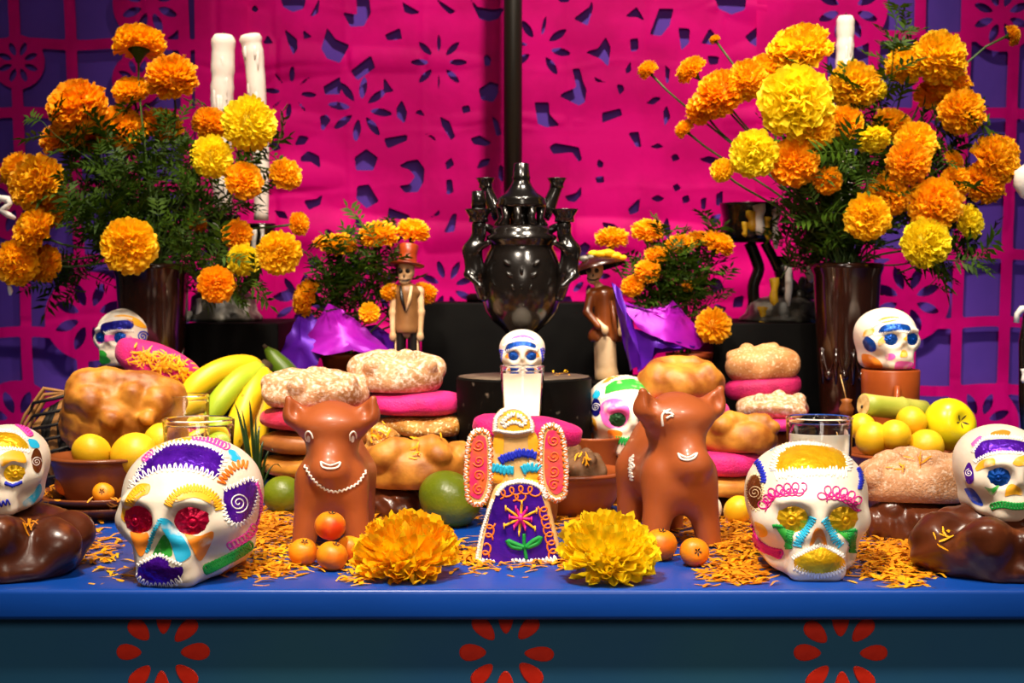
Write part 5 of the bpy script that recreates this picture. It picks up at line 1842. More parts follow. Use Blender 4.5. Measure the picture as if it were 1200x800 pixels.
rb_ = [
    (938, 62, 37, .76, YO, 'big golden marigold at the top of the right bouquet', .4), (932, 120, 41, .66, YE, 'largest yellow marigold in the front of the right bouquet', .85),
    (950, 150, 28, .67, YO, 'golden marigold under the largest yellow one, right bouquet', .8), (876, 96, 25, .74, O, 'orange marigold left of the largest yellow bloom, right bouquet', .5),
    (898, 88, 26, .77, O, 'orange marigold behind the largest yellow bloom, right bouquet', .4), (811, 83, 18, .78, O, 'side-on orange marigold with green calyx at the upper left, right bouquet', .25),
    (760, 83, 12, .80, O, 'small orange marigold at the far left tip of the right bouquet', .2), (838, 47, 6.5, .82, O, 'tiny orange bud on a thin stem above the right bouquet', 0),
    (845, 112, 30, .75, D_, 'deep orange marigold on the left shoulder of the right bouquet', .4), (824, 130, 20, .77, D_, 'deep orange marigold below the left shoulder bloom, right bouquet', .4),
    (803, 152, 12, .78, O, 'small side-on orange marigold at the left of the right bouquet', .2), (884, 180, 27, .66, YE, 'bright yellow marigold left of centre in the right bouquet', .8),
    (847, 200, 14, .68, YO, 'small golden marigold beside the left yellow bloom, right bouquet', .5), (930, 191, 29, .67, D_, 'deep orange marigold beneath the golden ones, right bouquet', .7),
    (970, 212, 17, .67, D_, 'small deep orange marigold low in the middle of the right bouquet', .6), (1000, 102, 30, .72, YO, 'golden marigold under the white candle, right bouquet', .6),
    (990, 145, 21, .70, O, 'orange marigold beneath the white candle bloom, right bouquet', .6), (1023, 162, 19, .66, YE, 'yellow half-open marigold in the middle of the right bouquet', .1),
    (1060, 78, 23, .76, YO, 'golden marigold at the upper right of the candle, right bouquet', .5), (1100, 70, 32, .75, YO, 'large golden marigold at the top right of the right bouquet', .5),
    (1112, 100, 24, .77, O, 'orange marigold under the top right bloom of the right bouquet', .4), (1126, 133, 27, .72, O, 'orange marigold at the right shoulder of the right bouquet', .65),
    (1044, 148, 22, .74, O, 'orange marigold behind the half-open yellow bloom, right bouquet', .5), (1072, 168, 25, .71, YO, 'golden marigold right of the half-open yellow bloom, right bouquet', .6),
    (1064, 192, 26, .68, D_, 'deep orange marigold in the lower middle of the right bouquet', .7), (1040, 230, 26, .69, D_, 'orange marigold above the lowest centre bloom, right bouquet', .6),
    (1017, 255, 27, .645, YO, 'golden marigold lowest at the centre of the right bouquet', .9), (1094, 240, 32, .68, O, 'large orange marigold at the lower right of the right bouquet', .65),
    (1120, 213, 18, .71, O, 'orange marigold above the lower right bloom, right bouquet', .5), (1117, 188, 12, .73, O, 'small round orange marigold at the right of the right bouquet', .4),
    (1164, 188, 29, .72, O, 'orange marigold at the far right edge of the right bouquet', .5), (1152, 215, 26, .72, D_, 'deep orange marigold below the far right edge bloom', .45),
    (1176, 178, 18, .75, O, 'orange marigold at the outermost right tip of the right bouquet', .3), (1133, 260, 20, .69, YE, 'yellow ragged marigold at the lower right end of the right bouquet', .4),
    (1084, 285, 29, .66, YE, 'big yellow marigold drooping beside the right vase rim', .6), (1185, 42, 12, .80, O, 'lone small orange marigold on a long stem at the top right corner', .0),
    (1025, 108, 15, .78, YE, 'small yellow marigold right of the white candle, right bouquet', .4), (1090, 115, 20, .79, D_, 'deep orange marigold shaded behind the top right blooms', .4),
]
for i, (px, py, r, Y, c, lab, face) in enumerate(lb):
    marigold(lab, px, py, r, Y, c, LV, LG, face=face, seed=i)
for i, (px, py, r, Y, c, lab, face) in enumerate(rb_):
    dr = None
    if px == 1185:
        dr = (1, -.3, .2)
    if px == 1023:
        dr = (.1, -.6, -.8)
    marigold(lab, px, py, r, Y, c, RV, RG_, face=face, seed=i + 50, droop=dr)

rg = random.Random(11)
for i in range(66):
    px, py = max(95, min(268, rg.gauss(188, 46))), rg.uniform(205, 322)
    if i < 12:
        px, py = rg.uniform(120, 245), rg.uniform(165, 225)
    p = at(px, py + 30, rg.uniform(.71, .84))
    d = (p - LV + Vector((0, 0, .12))).normalized() + Vector((rg.uniform(-.35, .35), rg.uniform(-.5, .2), rg.uniform(-.9, .2)))
    sprig('feathery green marigold sprig among the blooms in the left vase', 'leafy sprigs in the left vase', p, d, rg.uniform(.55, .95), i, rg.uniform(0, 6))
for i in range(76):
    px, py = max(915, min(1085, rg.gauss(985, 50))), rg.uniform(190, 318)
    if i < 20:
        px, py = rg.uniform(890, 1090), rg.uniform(130, 215)
    if px < 915 and py > 215:
        px += 60
    if 24 <= i < 27:
        px, py = rg.uniform(1020, 1050), rg.uniform(75, 95)
    p = at(px, py + 30, rg.uniform(.71, .84))
    d = (p - RV + Vector((0, 0, .12))).normalized() + Vector((rg.uniform(-.35, .35), rg.uniform(-.5, .2), rg.uniform(-.9, .2)))
    if px < 965:
        d.x = abs(d.x) * .5 + .1
    sprig('feathery green marigold sprig among the blooms in the right vase', 'leafy sprigs in the right vase', p, d, rg.uniform(.55, .95), i, rg.uniform(0, 6))

# ------------------------------------------------------------------ foil-wrapped pots behind
FOIL = mat('purple_foil_wrap', '9a0ca8', '7a0a98', scale=12, rough=.42, metal=.35, bump=.3, bscale=40)
FOILD = mat('violet_foil_wrap', '5a12a8', '3c0a86', scale=12, rough=.42, metal=.35, bump=.3, bscale=40)
POT = mat('pot_terracotta', '9a4016', '7e300e', scale=16, rough=.5, bump=.1)


def foil_pot(label, px, Y, rim_py, pot_r, sheets, z0):
    m = mpp(Y)
    H = zof(rim_py, Y) - z0
    t = thing('foil_pot', label, 'flower pot', onz(px, Y, z0))
    r = pot_r * m
    obj('pot', Geo().lathe([(0, 0), (r * .72, 0), (r * .95, H * .8), (r * 1.05, H * .82), (r * 1.08, H), (r * .95, H), (r * .9, H * .85), (0, H * .8)], 36), POT, t)
    for (pts, dy, mm) in sheets:                              # folded foil leaves round the pot
        q = [at(x, y, Y + dy + k_ * .001) - t.location for (x, y, k_) in pts]
        rgs = random.Random(len(pts) + int(pts[0][0]))
        c = sum(q, Vector()) / len(q)
        bm = bmesh.new()
        vs = [bm.verts.new(p) for p in q]
        vc = bm.verts.new(c + Vector((0, -.014, .004)))
        for i in range(len(vs)):
            bm.faces.new((vs[i], vs[(i + 1) % len(vs)], vc))
        bmesh.ops.subdivide_edges(bm, edges=list(bm.edges), cuts=3, use_grid_fill=True)
        for v in bm.verts:
            v.co += Vector((rgs.uniform(-1, 1), rgs.uniform(-2.2, 2.2), rgs.uniform(-1, 1))) * .0014
        bmesh.ops.recalc_face_normals(bm, faces=list(bm.faces))
        bmesh.ops.solidify(bm, geom=list(bm.faces), thickness=.0006)
        me = bpy.data.meshes.new('foil_sheet')
        bm.to_mesh(me)
        bm.free()
        me.polygons.foreach_set('use_smooth', np.ones(len(me.polygons), dtype=bool))
        autosmooth(obj('foil_sheet', me, mm, t), 50)
    return Vector((px, Y, 0))


foil_pot('terracotta pot wrapped in purple foil, left of the black burner', 403, .80, 413, 28,
         [([(322, 430, 0), (336, 395, 0), (352, 366, 20), (372, 372, 30), (384, 400, 0), (372, 426, -14), (350, 436, -10)], -.03, FOILD),
          ([(350, 408, 0), (366, 385, 0), (386, 356, 0), (402, 364, 10), (428, 384, 6), (456, 410, 10), (452, 416, -20), (412, 411, -36), (380, 416, -30)], -.028, FOIL),
          ([(395, 392, 60), (440, 380, 60), (468, 400, 60), (466, 412, 40), (420, 408, 20)], -.02, FOILD)], .147)
foil_pot('terracotta pot wrapped in purple foil, right of the woman figurine', 808, .80, 413, 26,
         [([(716, 330, 10), (728, 340, 0), (742, 382, -10), (752, 428, -20), (738, 434, 0), (728, 392, 10)], -.03, FOILD),
          ([(727, 354, 0), (752, 362, -10), (778, 360, -10), (788, 352, 0), (808, 372, 0), (829, 400, 10), (815, 410, -10), (780, 400, -34), (748, 384, -20)], -.03, FOIL),
          ([(742, 384, -10), (780, 398, -34), (820, 406, -12), (800, 410, -20), (770, 414, -24), (748, 436, -14)], -.026, FOILD)], .147)
LP, RP = at(403, 405, .82), at(800, 402, .82)
PG, PG2 = 'marigolds in the left foil pot', 'marigolds in the right foil pot'
for i, (px, py, r, Y, c, lab, k, dr) in enumerate((
        (398, 289, 21, .80, O, 'flat-topped orange marigold at the left of the left foil pot', POM[0], (0, -.25, 1)), (381, 285, 14, .84, D_, 'orange marigold half behind the leftmost top bloom, left foil pot', POM[0], (-.2, -.2, 1)),
        (444, 277, 23, .80, O, 'round orange marigold at the top middle of the left foil pot', POM[0], (0, -.35, 1)), (484, 272, 20, .82, O, 'orange marigold at the upper right of the left foil pot, above the top hat', POM[0], (.2, -.3, 1)),
        (362, 350, 22, .80, D_, 'ragged orange marigold drooping at the lower left of the left foil pot', BLOOM[3], (-.9, -.3, .3)), (433, 367, 12.5, .775, O, 'small round orange marigold low at the front of the left foil pot', POM[1], (0, -1, .4)),
        (457, 343, 11, .80, O, 'small orange marigold left of the male figurine, left foil pot', POM[1], (-.3, -.6, .8)), (497, 345, 15, .85, O, 'orange marigold half behind the male figurine, left foil pot', POM[1], (.3, -.4, .9)))):
    marigold(lab, px, py, r, Y, c, LP, PG, kind=k, droop=dr, seed=i + 100)
for i, (px, py, r, Y, c, lab, k, dr) in enumerate((
        (717, 281, 20, .83, O, 'flat-topped orange marigold above the woman figurine hat', POM[0], (0, -.2, 1)), (759, 272, 20, .81, O, 'round orange marigold topmost in the right foil pot', POM[0], (0, -.35, 1)),
        (797, 288, 17, .80, O, 'orange marigold in the top middle of the right foil pot', POM[0], (-.1, -.4, 1)), (818, 282, 15, .84, O, 'orange marigold behind the top middle bloom, right foil pot', POM[0], (0, -.3, 1)),
        (841, 287, 20, .80, O, 'orange marigold at the right of the right foil pot, on a bent stem', POM[0], (.45, -.3, 1)), (770, 300, 15, .79, O, 'orange marigold below the topmost bloom, right foil pot', POM[0], (0, -.4, 1)),
        (759, 319, 15.5, .775, D_, 'deep orange round marigold at the left middle of the right foil pot', POM[1], (-.1, -.6, .9)), (742, 336, 14, .78, D_, 'ragged orange marigold lowest left in the right foil pot', BLOOM[1], (-.4, -.6, .6)),
        (806, 336, 7, .79, D_, 'tiny orange marigold among the leaves of the right foil pot', POM[1], (0, -.8, .6)), (835, 382, 21, .765, O, 'round orange marigold hanging low before the right black stand', POM[1], (.3, -.9, .3)))):
    marigold(lab, px, py, r, Y, c, RP, PG2, kind=k, droop=dr, seed=i + 130)
rg = random.Random(21)
for i in range(26):
    p = at(rg.uniform(372, 460), rg.uniform(335, 400), rg.uniform(.79, .87))
    sprig('feathery green sprig in the left foil-wrapped pot', 'leafy sprigs in the left foil pot', p, (rg.uniform(-.4, .4), rg.uniform(-.5, .2), 1), rg.uniform(.5, .75), i, rg.uniform(0, 6))
for i in range(30):
    p = at(rg.uniform(750, 830), rg.uniform(330, 395), rg.uniform(.79, .87))
    sprig('feathery green sprig in the right foil-wrapped pot', 'leafy sprigs in the right foil pot', p, (rg.uniform(-.3, .5), rg.uniform(-.5, .2), 1), rg.uniform(.5, .75), i, rg.uniform(0, 6))

# ------------------------------------------------------------------ two big blooms lying on the table, petal by petal
PET = []
for k in range(6):
    rgp = random.Random(40 + k)
    V, F = petal_grid(.030 * rgp.uniform(.9, 1.1), .0092 * rgp.uniform(.85, 1.2), .22 + .05 * (k % 3), .30, rgp, 5, 3, .8)
    me_ = mesh('petal', V, F)
    me_.materials.append(None)
    PET.append(me_)


def big_bloom(label, loc, tilt, r, flat, cols, n, seed):
    rg = random.Random(seed)
    t = thing('marigold', label, 'marigold', loc, tilt)
    core = Geo().lathe([(.0001, -.012), (r * .42, -.010), (r * .52, .004), (r * .42, r * .30 * flat), (.0001, r * .48 * flat)], 16)
    obj('flower_base', core, cols[1], t)
    for i, (d, th, ph) in enumerate(petal_frames(n, R(97), rg, power=.92)):
        L = r * (.62 + .38 * math.sin(th)) * rg.uniform(.9, 1.1)
        x = Vector((d.x, d.y, d.z * .9)).normalized()
        y = Vector((0, 0, 1)).cross(x)
        if y.length < .05:
            y = Vector((1, 0, 0))
        y.normalize()
        z = x.cross(y)
        ro = rg.uniform(-.75, .75)
        y2 = y * math.cos(ro) + z * math.sin(ro)
        M = Matrix((x, y2, x.cross(y2))).transposed().to_4x4()
        st = Vector((d.x * r * .40, d.y * r * .40, max(-.004, d.z * r * .40 * flat)))
        M.translation = st
        o = bpy.data.objects.new('petal', PET[i % 6])
        COL.objects.link(o)
        o.parent = t
        sc = (L * .62) / .030
        o.matrix_basis = M @ Matrix.Diagonal((sc, sc * 1.0, sc, 1))
        o.material_slots[0].link = 'OBJECT'
        o.material_slots[0].material = cols[0] if rg.random() < .75 else cols[1]
    return t


big_bloom('big golden marigold head lying on the table left of the sugar figure', onz(476, .068, .016), (R(22), R(-3), 0), .0535, .85, (YORANGE, YELLOW), 290, 3)
big_bloom('big yellow marigold head lying on the table right of the sugar figure', onz(712, .054, .018), (R(22), R(3), 0), .0510, 1.05, (YELLOW, YELLOW), 290, 5)

# ================================================================== black clay pieces, candles
BCLAY = mat('black_glazed_clay', '17120f', '0b0908', scale=14, lo=.35, hi=.7, rough=.2, bump=.25, bscale=45, coat=.4)
GREYC = mat('waxy_black_clay', '38342e', 'a09a8e', scale=34, lo=.48, hi=.68, rough=.4, bump=.5, bscale=60)
DRIP = mat('dripped_white_wax', 'efe9e0', 'dcd6d0', scale=40, rough=.5, bump=.3, bscale=60)
YWAX = mat('dripped_yellow_wax', 'e2b41c', 'c08c10', scale=50, rough=.5, bump=.3, bscale=80)
POLE = mat('dark_pole_paint', '1e1812', '2c231a', scale=10, rough=.45, bump=.15, bscale=40, stretch=(3, 3, .2))

pt = thing('dark_pole', 'dark vertical pole rising behind the black burner', 'pole', onz(601, 1.05, ZB))
rp = 10.8 * mpp(1.05)
obj('shaft', Geo().lathe([(rp, .008), (rp, .9)], 20), POLE, pt)
obj('base_plate', Geo().lathe([(0, 0), (.076, 0), (.076, .010), (.070, .014), (rp, .016), (rp * .9, .02)], 40), BLACK, pt)

# --- burner
BY = .635
m = mpp(BY)
bt = thing('incense_burner', 'glossy black clay incense burner with figures and candle cups, centre back', 'incense burner', onz(611, BY, zp))


def bz(py):
    return zof(py, BY) - zp


prof = [(py, r) for py, r in ((441.5, 0), (441.5, 25), (437, 26), (430, 20), (412, 13), (396, 14), (386, 22), (376, 34), (364, 42), (348, 47), (330, 48), (312, 46), (298, 41), (290, 37), (286, 38), (281, 42), (277, 42), (274, 37), (270, 36), (266, 34), (264, 28))]
obj('bowl', Geo().lathe([(r * m, bz(py)) for py, r in prof], 56), BCLAY, bt)
obj('lid', Geo().lathe([(r * m, bz(py)) for py, r in ((244, 25), (243, 29), (239, 29.5), (236, 28), (234, 28.5), (231, 26), (226, 19), (219, 13.5), (213, 10.5), (210, 10), (208, 11), (206, 10), (192, 9), (191, 7), (191, 0))], 44), BCLAY, bt)
for k in range(9):
    a = 2 * math.pi * k / 9 - .35
    q = 25 * m
    obj('column', Geo().tube([(q * 1.08 * math.cos(a), q * 1.08 * math.sin(a), bz(266)), (q * .92 * math.cos(a), q * .92 * math.sin(a), bz(255)), (q * 1.0 * math.cos(a), q * 1.0 * math.sin(a), bz(243))], [.0075, .005, .0062], 8), BCLAY, bt)
obj('inner_wall', Geo().lathe([(14 * m, bz(267)), (14 * m, bz(242))], 24), BCLAY, bt)


def cupgeo(x, y, z, r, h):
    return Geo().lathe([(0, -h), (r * .72, -h), (r * .68, -h * .6), (r * .95, -h * .12), (r, 0), (r * .8, 0), (r * .6, -h * .25), (0, -h * .3)], 20, Matrix.Translation((x, y, z)))


for sx in (-1, 1):                                         # front figures holding up candle cups
    x0 = sx * 50 * m
    f = su(.006, cap((sx * 44 * m, -.020, bz(346)), (sx * 52 * m, -.026, bz(318)), .0085, .010), cap((sx * 52 * m, -.026, bz(318)), (sx * 57 * m, -.026, bz(294)), .0115, .0125),
           cap((sx * 57 * m, -.026, bz(294)), (sx * 49 * m, -.026, bz(276)), .0115, .0095), ell((sx * 49 * m, -.029, bz(266)), (.010, .010, .011)),
           cap((sx * 57 * m, -.028, bz(296)), (sx * 38 * m, -.044, bz(285)), .005, .0042), cap((sx * 60 * m, -.026, bz(292)), (sx * 62 * m, -.034, bz(322)), .0052, .0042),
           cap((sx * 62 * m, -.034, bz(322)), (sx * 47 * m, -.046, bz(335)), .0045, .004))
    P_, F_ = surfnet(f, (min(x0 * 1.5, x0 * .4), -.065, bz(360)), (max(x0 * 1.5, x0 * .4), .005, bz(250)), .0026)
    obj('caryatid', mesh('caryatid', P_, F_), BCLAY, bt)
    obj('candle_cup', cupgeo(sx * 49.5 * m, -.027, bz(246), 16 * m, 15 * m), BCLAY, bt)
    obj('arm', Geo().tube([(sx * 24 * m, .02, bz(252)), (sx * 33 * m, .022, bz(240)), (sx * 40 * m, .024, bz(222)), (sx * 42 * m, .024, bz(214))], [.012, .010, .0085, .0095], 10), BCLAY, bt)
    obj('candle_cup', cupgeo(sx * 42 * m, .024, bz(207), 11.5 * m, 12 * m), BCLAY, bt)
    obj('handle', Geo().tube([(sx * 33 * m, .0, bz(270)), (sx * 48 * m, .005, bz(262)), (sx * 55 * m, .006, bz(280)), (sx * 54 * m, 0, bz(310)), (sx * 44 * m, 0, bz(335))], [.006, .007, .007, .008, .006], 8), BCLAY, bt)
obj('candle_stub', Geo().lathe([(0, 0), (8.5 * m, 0), (8 * m, 22 * m), (6 * m, 23 * m), (0, 22 * m)], 16, Matrix.Translation((-49.5 * m, -.027, bz(248)))), BCLAY, bt)
for i, (dx, py, ang, L) in enumerate(((-14, 322, 40, 12), (14, 322, -40, 12), (-17, 308, 35, 12), (17, 308, -35, 12), (0, 318, 90, 12), (-10, 336, 60, 9), (10, 336, -60, 9), (0, 336, 90, 7))):
    q = 47.5 * m
    a = math.asin(max(-1, min(1, dx * m / q)))
    P_, F_ = surfnet(ell((0, 0, 0), (L * m * .5, .0035, L * m * .2), ry=R(ang)), (-.012, -.006, -.012), (.012, .006, .012), .0015)
    o = obj('leaf_relief', mesh('leaf_relief', P_, F_), BCLAY, bt, (q * math.sin(a), -q * math.cos(a) * .985, bz(py)))
    o.rotation_euler = (0, 0, a)


# --- wax-covered candelabra
def rosette(parent, x, y, z, r, mm):
    rt_ = obj('rosette', Geo().lathe([(0, .0), (r * .3, .0), (r * .26, r * .2), (0, r * .25)], 16, Matrix.Translation((x, y, z)) @ Matrix.Rotation(R(90), 4, 'X')), mm, parent)
    for k in range(9):
        a = 2 * math.pi * k / 9
        P_, F_ = surfnet(ell((r * .62 * math.cos(a), 0, r * .62 * math.sin(a)), (r * .40, r * .10, r * .22), ry=-a), (-r * 1.1, -r * .2, -r * 1.1), (r * 1.1, r * .2, r * 1.1), r * .075)
        obj('petal', mesh('petal', P_, F_), mm, rt_, (x, y, z))


def drip(parent, x, y, z, L, r, mm=None, seed=0):
    rg = random.Random(seed)
    pts = [(x, y, z)]
    rs = [r]
    for i in range(1, 6):
        pts.append((x + rg.uniform(-.2, .2) * r, y - .15 * r * i, z - L * i / 5))
        rs.append(r * (rg.uniform(.55, 1.0) if i < 4 else (.85 if i == 4 else .4)))
    obj('wax_drip', Geo().tube(pts, rs, 7), mm or DRIP, parent)


def candelabrum(label, px, Y, z0, cups, arms, ros, drips, base_r, base_h, stem_py):
    t = thing('candelabrum', label, 'candelabrum', onz(px, Y, z0))
    mm = mpp(Y)

    def L(x, y, dy=0.0):
        p = at(x, y, Y) - t.location
        return (p.x, dy, p.z)
    br = base_r * mm
    bh = base_h * mm
    obj('base', Geo().lathe([(0, 0), (br, 0), (br * 1.02, bh * .12), (br * .88, bh * .3), (br * .82, bh * .72), (br * .6, bh * .9), (br * .28, bh), (br * .2, bh * 1.05), (0, bh * 1.05)], 36, rf=lambda a, z: 1 + .03 * math.sin(7 * a + z * 40)), GREYC, t)
    obj('stem', Geo().tube([(0, 0, bh * .9), (.002, 0, bh * 1.6), L(px, (stem_py + 340) / 2), L(px, stem_py)], [br * .28, br * .2, br * .22, br * .15], 12), BCLAY, t)
    for pts, r in arms:
        q = [L(*p) for p in pts]
        cv = []
        for i in range(len(q) - 1):
            for k in range(4):
                cv.append(Vector(q[i]).lerp(Vector(q[i + 1]), k / 4))
        cv.append(Vector(q[-1]))
        sm = [cv[0]] + [(cv[i - 1] + cv[i] * 2 + cv[i + 1]) / 4 for i in range(1, len(cv) - 1)] + [cv[-1]]
        obj('arm', Geo().tube(sm, r * mm, 10), BCLAY, t)
    for x, y, r, h in cups:
        c = L(x, y)
        o = obj('cup', Geo().lathe([(0, -h * mm), (r * mm * .8, -h * mm), (r * mm * .95, -h * mm * .8), (r * mm * .9, -h * mm * .4), (r * mm, -h * mm * .06), (r * mm * 1.02, 0), (r * mm * .85, 0), (0, -.004)], 28), BCLAY, t, c)
    for x, y, r in ros:
        c = L(x, y)
        rosette(t, c[0], -.022, c[2], r * mm, GREYC)
    for i, (x, y, LL, r, yel, dy) in enumerate(drips):
        c = L(x, y)
        drip(t, c[0], dy, c[2], LL * mm, r * mm, YWAX if yel else DRIP, i)
    return t


candelabrum('black clay candelabrum crusted with wax on the left black stand', 262, .93, ZL,
            [(262, 252, 20, 38), (306, 262, 17, 34)],
            [([(268, 352), (286, 340), (300, 318), (306, 292)], 6), ([(262, 330), (258, 310), (262, 288)], 7)],
            [(262, 352, 15)], [(300, 268, 40, 4, 0, -.02), (310, 264, 26, 3, 0, -.02), (256, 262, 30, 4, 0, -.02), (292, 355, 18, 6, 0, -.03), (284, 372, 6, 5, 1, -.03), (240, 350, 22, 5, 0, -.035), (226, 366, 10, 6, 0, -.04)], 44, 40, 296)
candelabrum('black clay candelabrum with wax-filled cup on the right black stand', 918, .93, ZL,
            [(877, 238, 33, 46), (960, 250, 20, 40), (990, 250, 18, 36)],
            [([(910, 366), (884, 362), (882, 335), (890, 315), (884, 298), (878, 284)], 7), ([(922, 345), (915, 322), (905, 300), (896, 284)], 6), ([(925, 350), (950, 330), (958, 288)], 6), ([(925, 350), (980, 330), (990, 286)], 6)],
            [(934, 346, 23)],
            [(884, 242, 34, 8, 0, -.042), (876, 250, 22, 7, 1, -.042), (905, 246, 46, 5, 0, -.03), (868, 262, 16, 4, 1, -.042), (894, 256, 26, 5, 1, -.042), (917, 312, 46, 4.5, 0, -.05), (902, 326, 34, 6, 1, -.04), (889, 360, 22, 7, 1, -.04), (908, 370, 8, 8, 1, -.04), (945, 312, 18, 6, 0, -.03), (925, 372, 7, 5, 1, -.04), (948, 372, 7, 6, 0, -.04)], 50, 30, 300)


def candle(label, Y, pts, seed):
    """tall uneven taper through picture points (x, y, radius)"""
    rg = random.Random(seed)
    b = at(pts[-1][0], pts[-1][1], Y)
    t = thing('taper_candle', label, 'candle', b)
    V, rs = [], []
    n = 26
    for i in range(n):
        u = i / (n - 1) * (len(pts) - 1)
        k = min(len(pts) - 2, int(u))
        f = u - k
        x, y, r = [pts[k][j] * (1 - f) + pts[k + 1][j] * f for j in range(3)]
        V.append(at(x, y, Y) - b)
        rs.append(r * mpp(Y) * (1 + rg.uniform(-.06, .06)))
    V = V[::-1]
    rs = rs[::-1]
    rs[-1] *= .8
    obj('wax', Geo().tube(V, rs, 14), WAXC, t)
    for i in range(5):
        k = rg.randrange(n // 2, n - 3)
        a = rg.uniform(-2.6, -.5)
        o = V[k] + Vector((math.cos(a), math.sin(a), 0)) * rs[k] * .9
        LL = rg.uniform(.012, .035)
        obj('wax_run', Geo().tube([o + Vector((0, 0, .006)), o, o - Vector((0, 0, LL * .5)), o - Vector((0, 0, LL))], [.001, .0030, .0026, .0014], 7), WAXC, t)
    obj('wick', Geo().tube([V[-1] - Vector((0, 0, .002)), V[-1] + Vector((.001, 0, .005))], .0009, 5), WICK, t)
    return t


WAXC = mat('candle_wax', 'f8ece0', 'eadbd0', scale=12, rough=.45, bump=.3, bscale=40, sss=.3, ssr=(1, .8, .65), sssc=.01)
candle('broad white taper candle standing behind the left bouquet', .93, [(262, 41, 13.5), (261, 90, 13.5), (259, 150, 12.5), (262, 250, 11)], 1)
candle('leaning white taper candle with a melted knob, right of the left bouquet', .93, [(293, 41, 13), (298, 70, 11.5), (304, 140, 9.5), (307, 205, 9), (306, 258, 8.5)], 2)
candle('white taper candle standing above the right bouquet', .93, [(991, 19, 10.5), (990, 60, 10.5), (989, 130, 10), (990, 248, 10)], 3)

# --- pieces cut by the picture edge
for sx, px in ((-1, -34), (1, 1232)):
    Y = .70
    t = thing('candelabrum', 'black candelabrum with white wax mostly beyond the %s edge' % ('left' if sx < 0 else 'right'), 'candelabrum', onz(px, Y, 0))
    mm = mpp(Y)
    obj('base', Geo().lathe([(0, 0), (.05, 0), (.05, .012), (.02, .03), (0, .035)], 28), BCLAY, t)
    obj('stem', Geo().tube([(0, 0, .03), (0, 0, zof(215, Y))], .012, 12), BCLAY, t)

    def L(x, y):
        p = at(x, y, Y) - t.location
        return Vector((p.x, p.y - .0, p.z))
    if sx < 0:
        obj('arm', Geo().tube([L(-34, 330), L(-18, 325), L(-4, 306)], .008, 10), BCLAY, t)
        obj('arm', Geo().tube([L(-34, 262), L(-18, 258), L(-8, 246)], .008, 10), BCLAY, t)
        drip(t, L(2, 306).x, 0, L(2, 312).z, 10 * mm, 12 * mm, None, 3)
        drip(t, L(12, 322).x, 0, L(12, 322).z, 24 * mm, 3.6 * mm, None, 4)
        obj('wax_drip', Geo().tube([L(-8, 244), L(0, 232), L(9, 234), L(12, 238), L(8, 242), L(2, 246), L(10, 252), L(18, 256)], [.004, .0055, .006, .004, .005, .006, .0045, .0025], 8), DRIP, t)
    else:
        obj('arm', Geo().tube([L(1232, 380), L(1212, 372), L(1202, 366)], .008, 10), BCLAY, t)
        obj('arm', Geo().tube([L(1232, 236), L(1212, 232), L(1204, 224)], .008, 10), BCLAY, t)
        obj('wax_drip', Geo().tube([L(1206, 196), L(1200, 204), L(1199, 216), L(1203, 228), L(1208, 234)], [.008, .014, .014, .009, .004], 10), DRIP, t)
        obj('wax_drip', Geo().tube([L(1206, 362), L(1197, 362), L(1192, 368), L(1191, 378)], [.005, .005, .004, .0042], 8), DRIP, t)
        obj('arm', Geo().tube([L(1205, 372), L(1200, 400), L(1200, 470), L(1204, 520)], .0075, 10), BCLAY, t)
        drip(t, L(1197, 432).x, -.007, L(1197, 432).z, 16 * mm, 3 * mm, None, 7)

# ================================================================== two clay skeleton figurines
BONE = mat('painted_bone', 'dcb88e', 'c4986a', scale=30, rough=.4, bump=.1)
HATR = mat('rust_hat_paint', '9a3c14', '7c2a0c', scale=20, rough=.3)
TANV = mat('tan_vest_paint', '8c6036', '6e4622', scale=20, rough=.4)
NOIR = mat('black_paint', '14100e', rough=.35)
BRWN = mat('brown_dress_paint', '7a3c16', '5a280c', scale=20, rough=.28, coat=.2)
CREAM = mat('cream_skirt_paint', 'd8b890', 'c09a6c', scale=24, rough=.45)
HATD = mat('dark_hat_paint', '4a1c10', '2e100a', scale=16, rough=.25, coat=.2)


def fig(label, px, Y, z0):
    t = thing('skeleton_figurine', label, 'figurine', onz(px, Y, z0))
    mm = mpp(Y)

    def L(x, y, dy=0.0):
        p = at(x, y, Y) - t.location
        return (p.x, dy, p.z)
    return t, mm, L


def sculpt_px(name, f, L, box, t, m_, h=.0017, dy=.05):
    a, b = L(box[0], box[3]), L(box[2], box[1])
    P_, F_ = surfnet(f, (a[0], -dy, max(a[2], -.004)), (b[0], dy, b[2]), h)
    return obj(name, mesh(name, P_, F_), m_, t)


def face_marks(t, mm, L, hx, hy, face):
    for s in (-1, 1):
        P_, F_ = surfnet(ell((0, 0, 0), (3.3 * mm, 2.2 * mm, 3.6 * mm)), (-.007,) * 3, (.007,) * 3, .0011)
        obj('eye_socket', mesh('eye_socket', P_, F_), NOIR, t, Vector(L(hx + face * 6 + s * 4.4, hy, -.0118)) + Vector((0, .0022, 0)))
    obj('nose_mark', Geo().tube([L(hx + face * 6, hy + 5, -.0150), L(hx + face * 6, hy + 8, -.0152)], .0011, 6), NOIR, t)
    obj('mouth_line', Geo().tube([L(hx + face * 6 - 7, hy + 10, -.0118), L(hx + face * 6 - 3, hy + 12, -.0140), L(hx + face * 6 + 3, hy + 12, -.0140), L(hx + face * 6 + 7, hy + 10, -.0118)], .0008, 6), NOIR, t)


t, mm, L = fig('skeleton man figurine in a rust top hat and tan vest', 476, .80, .147)


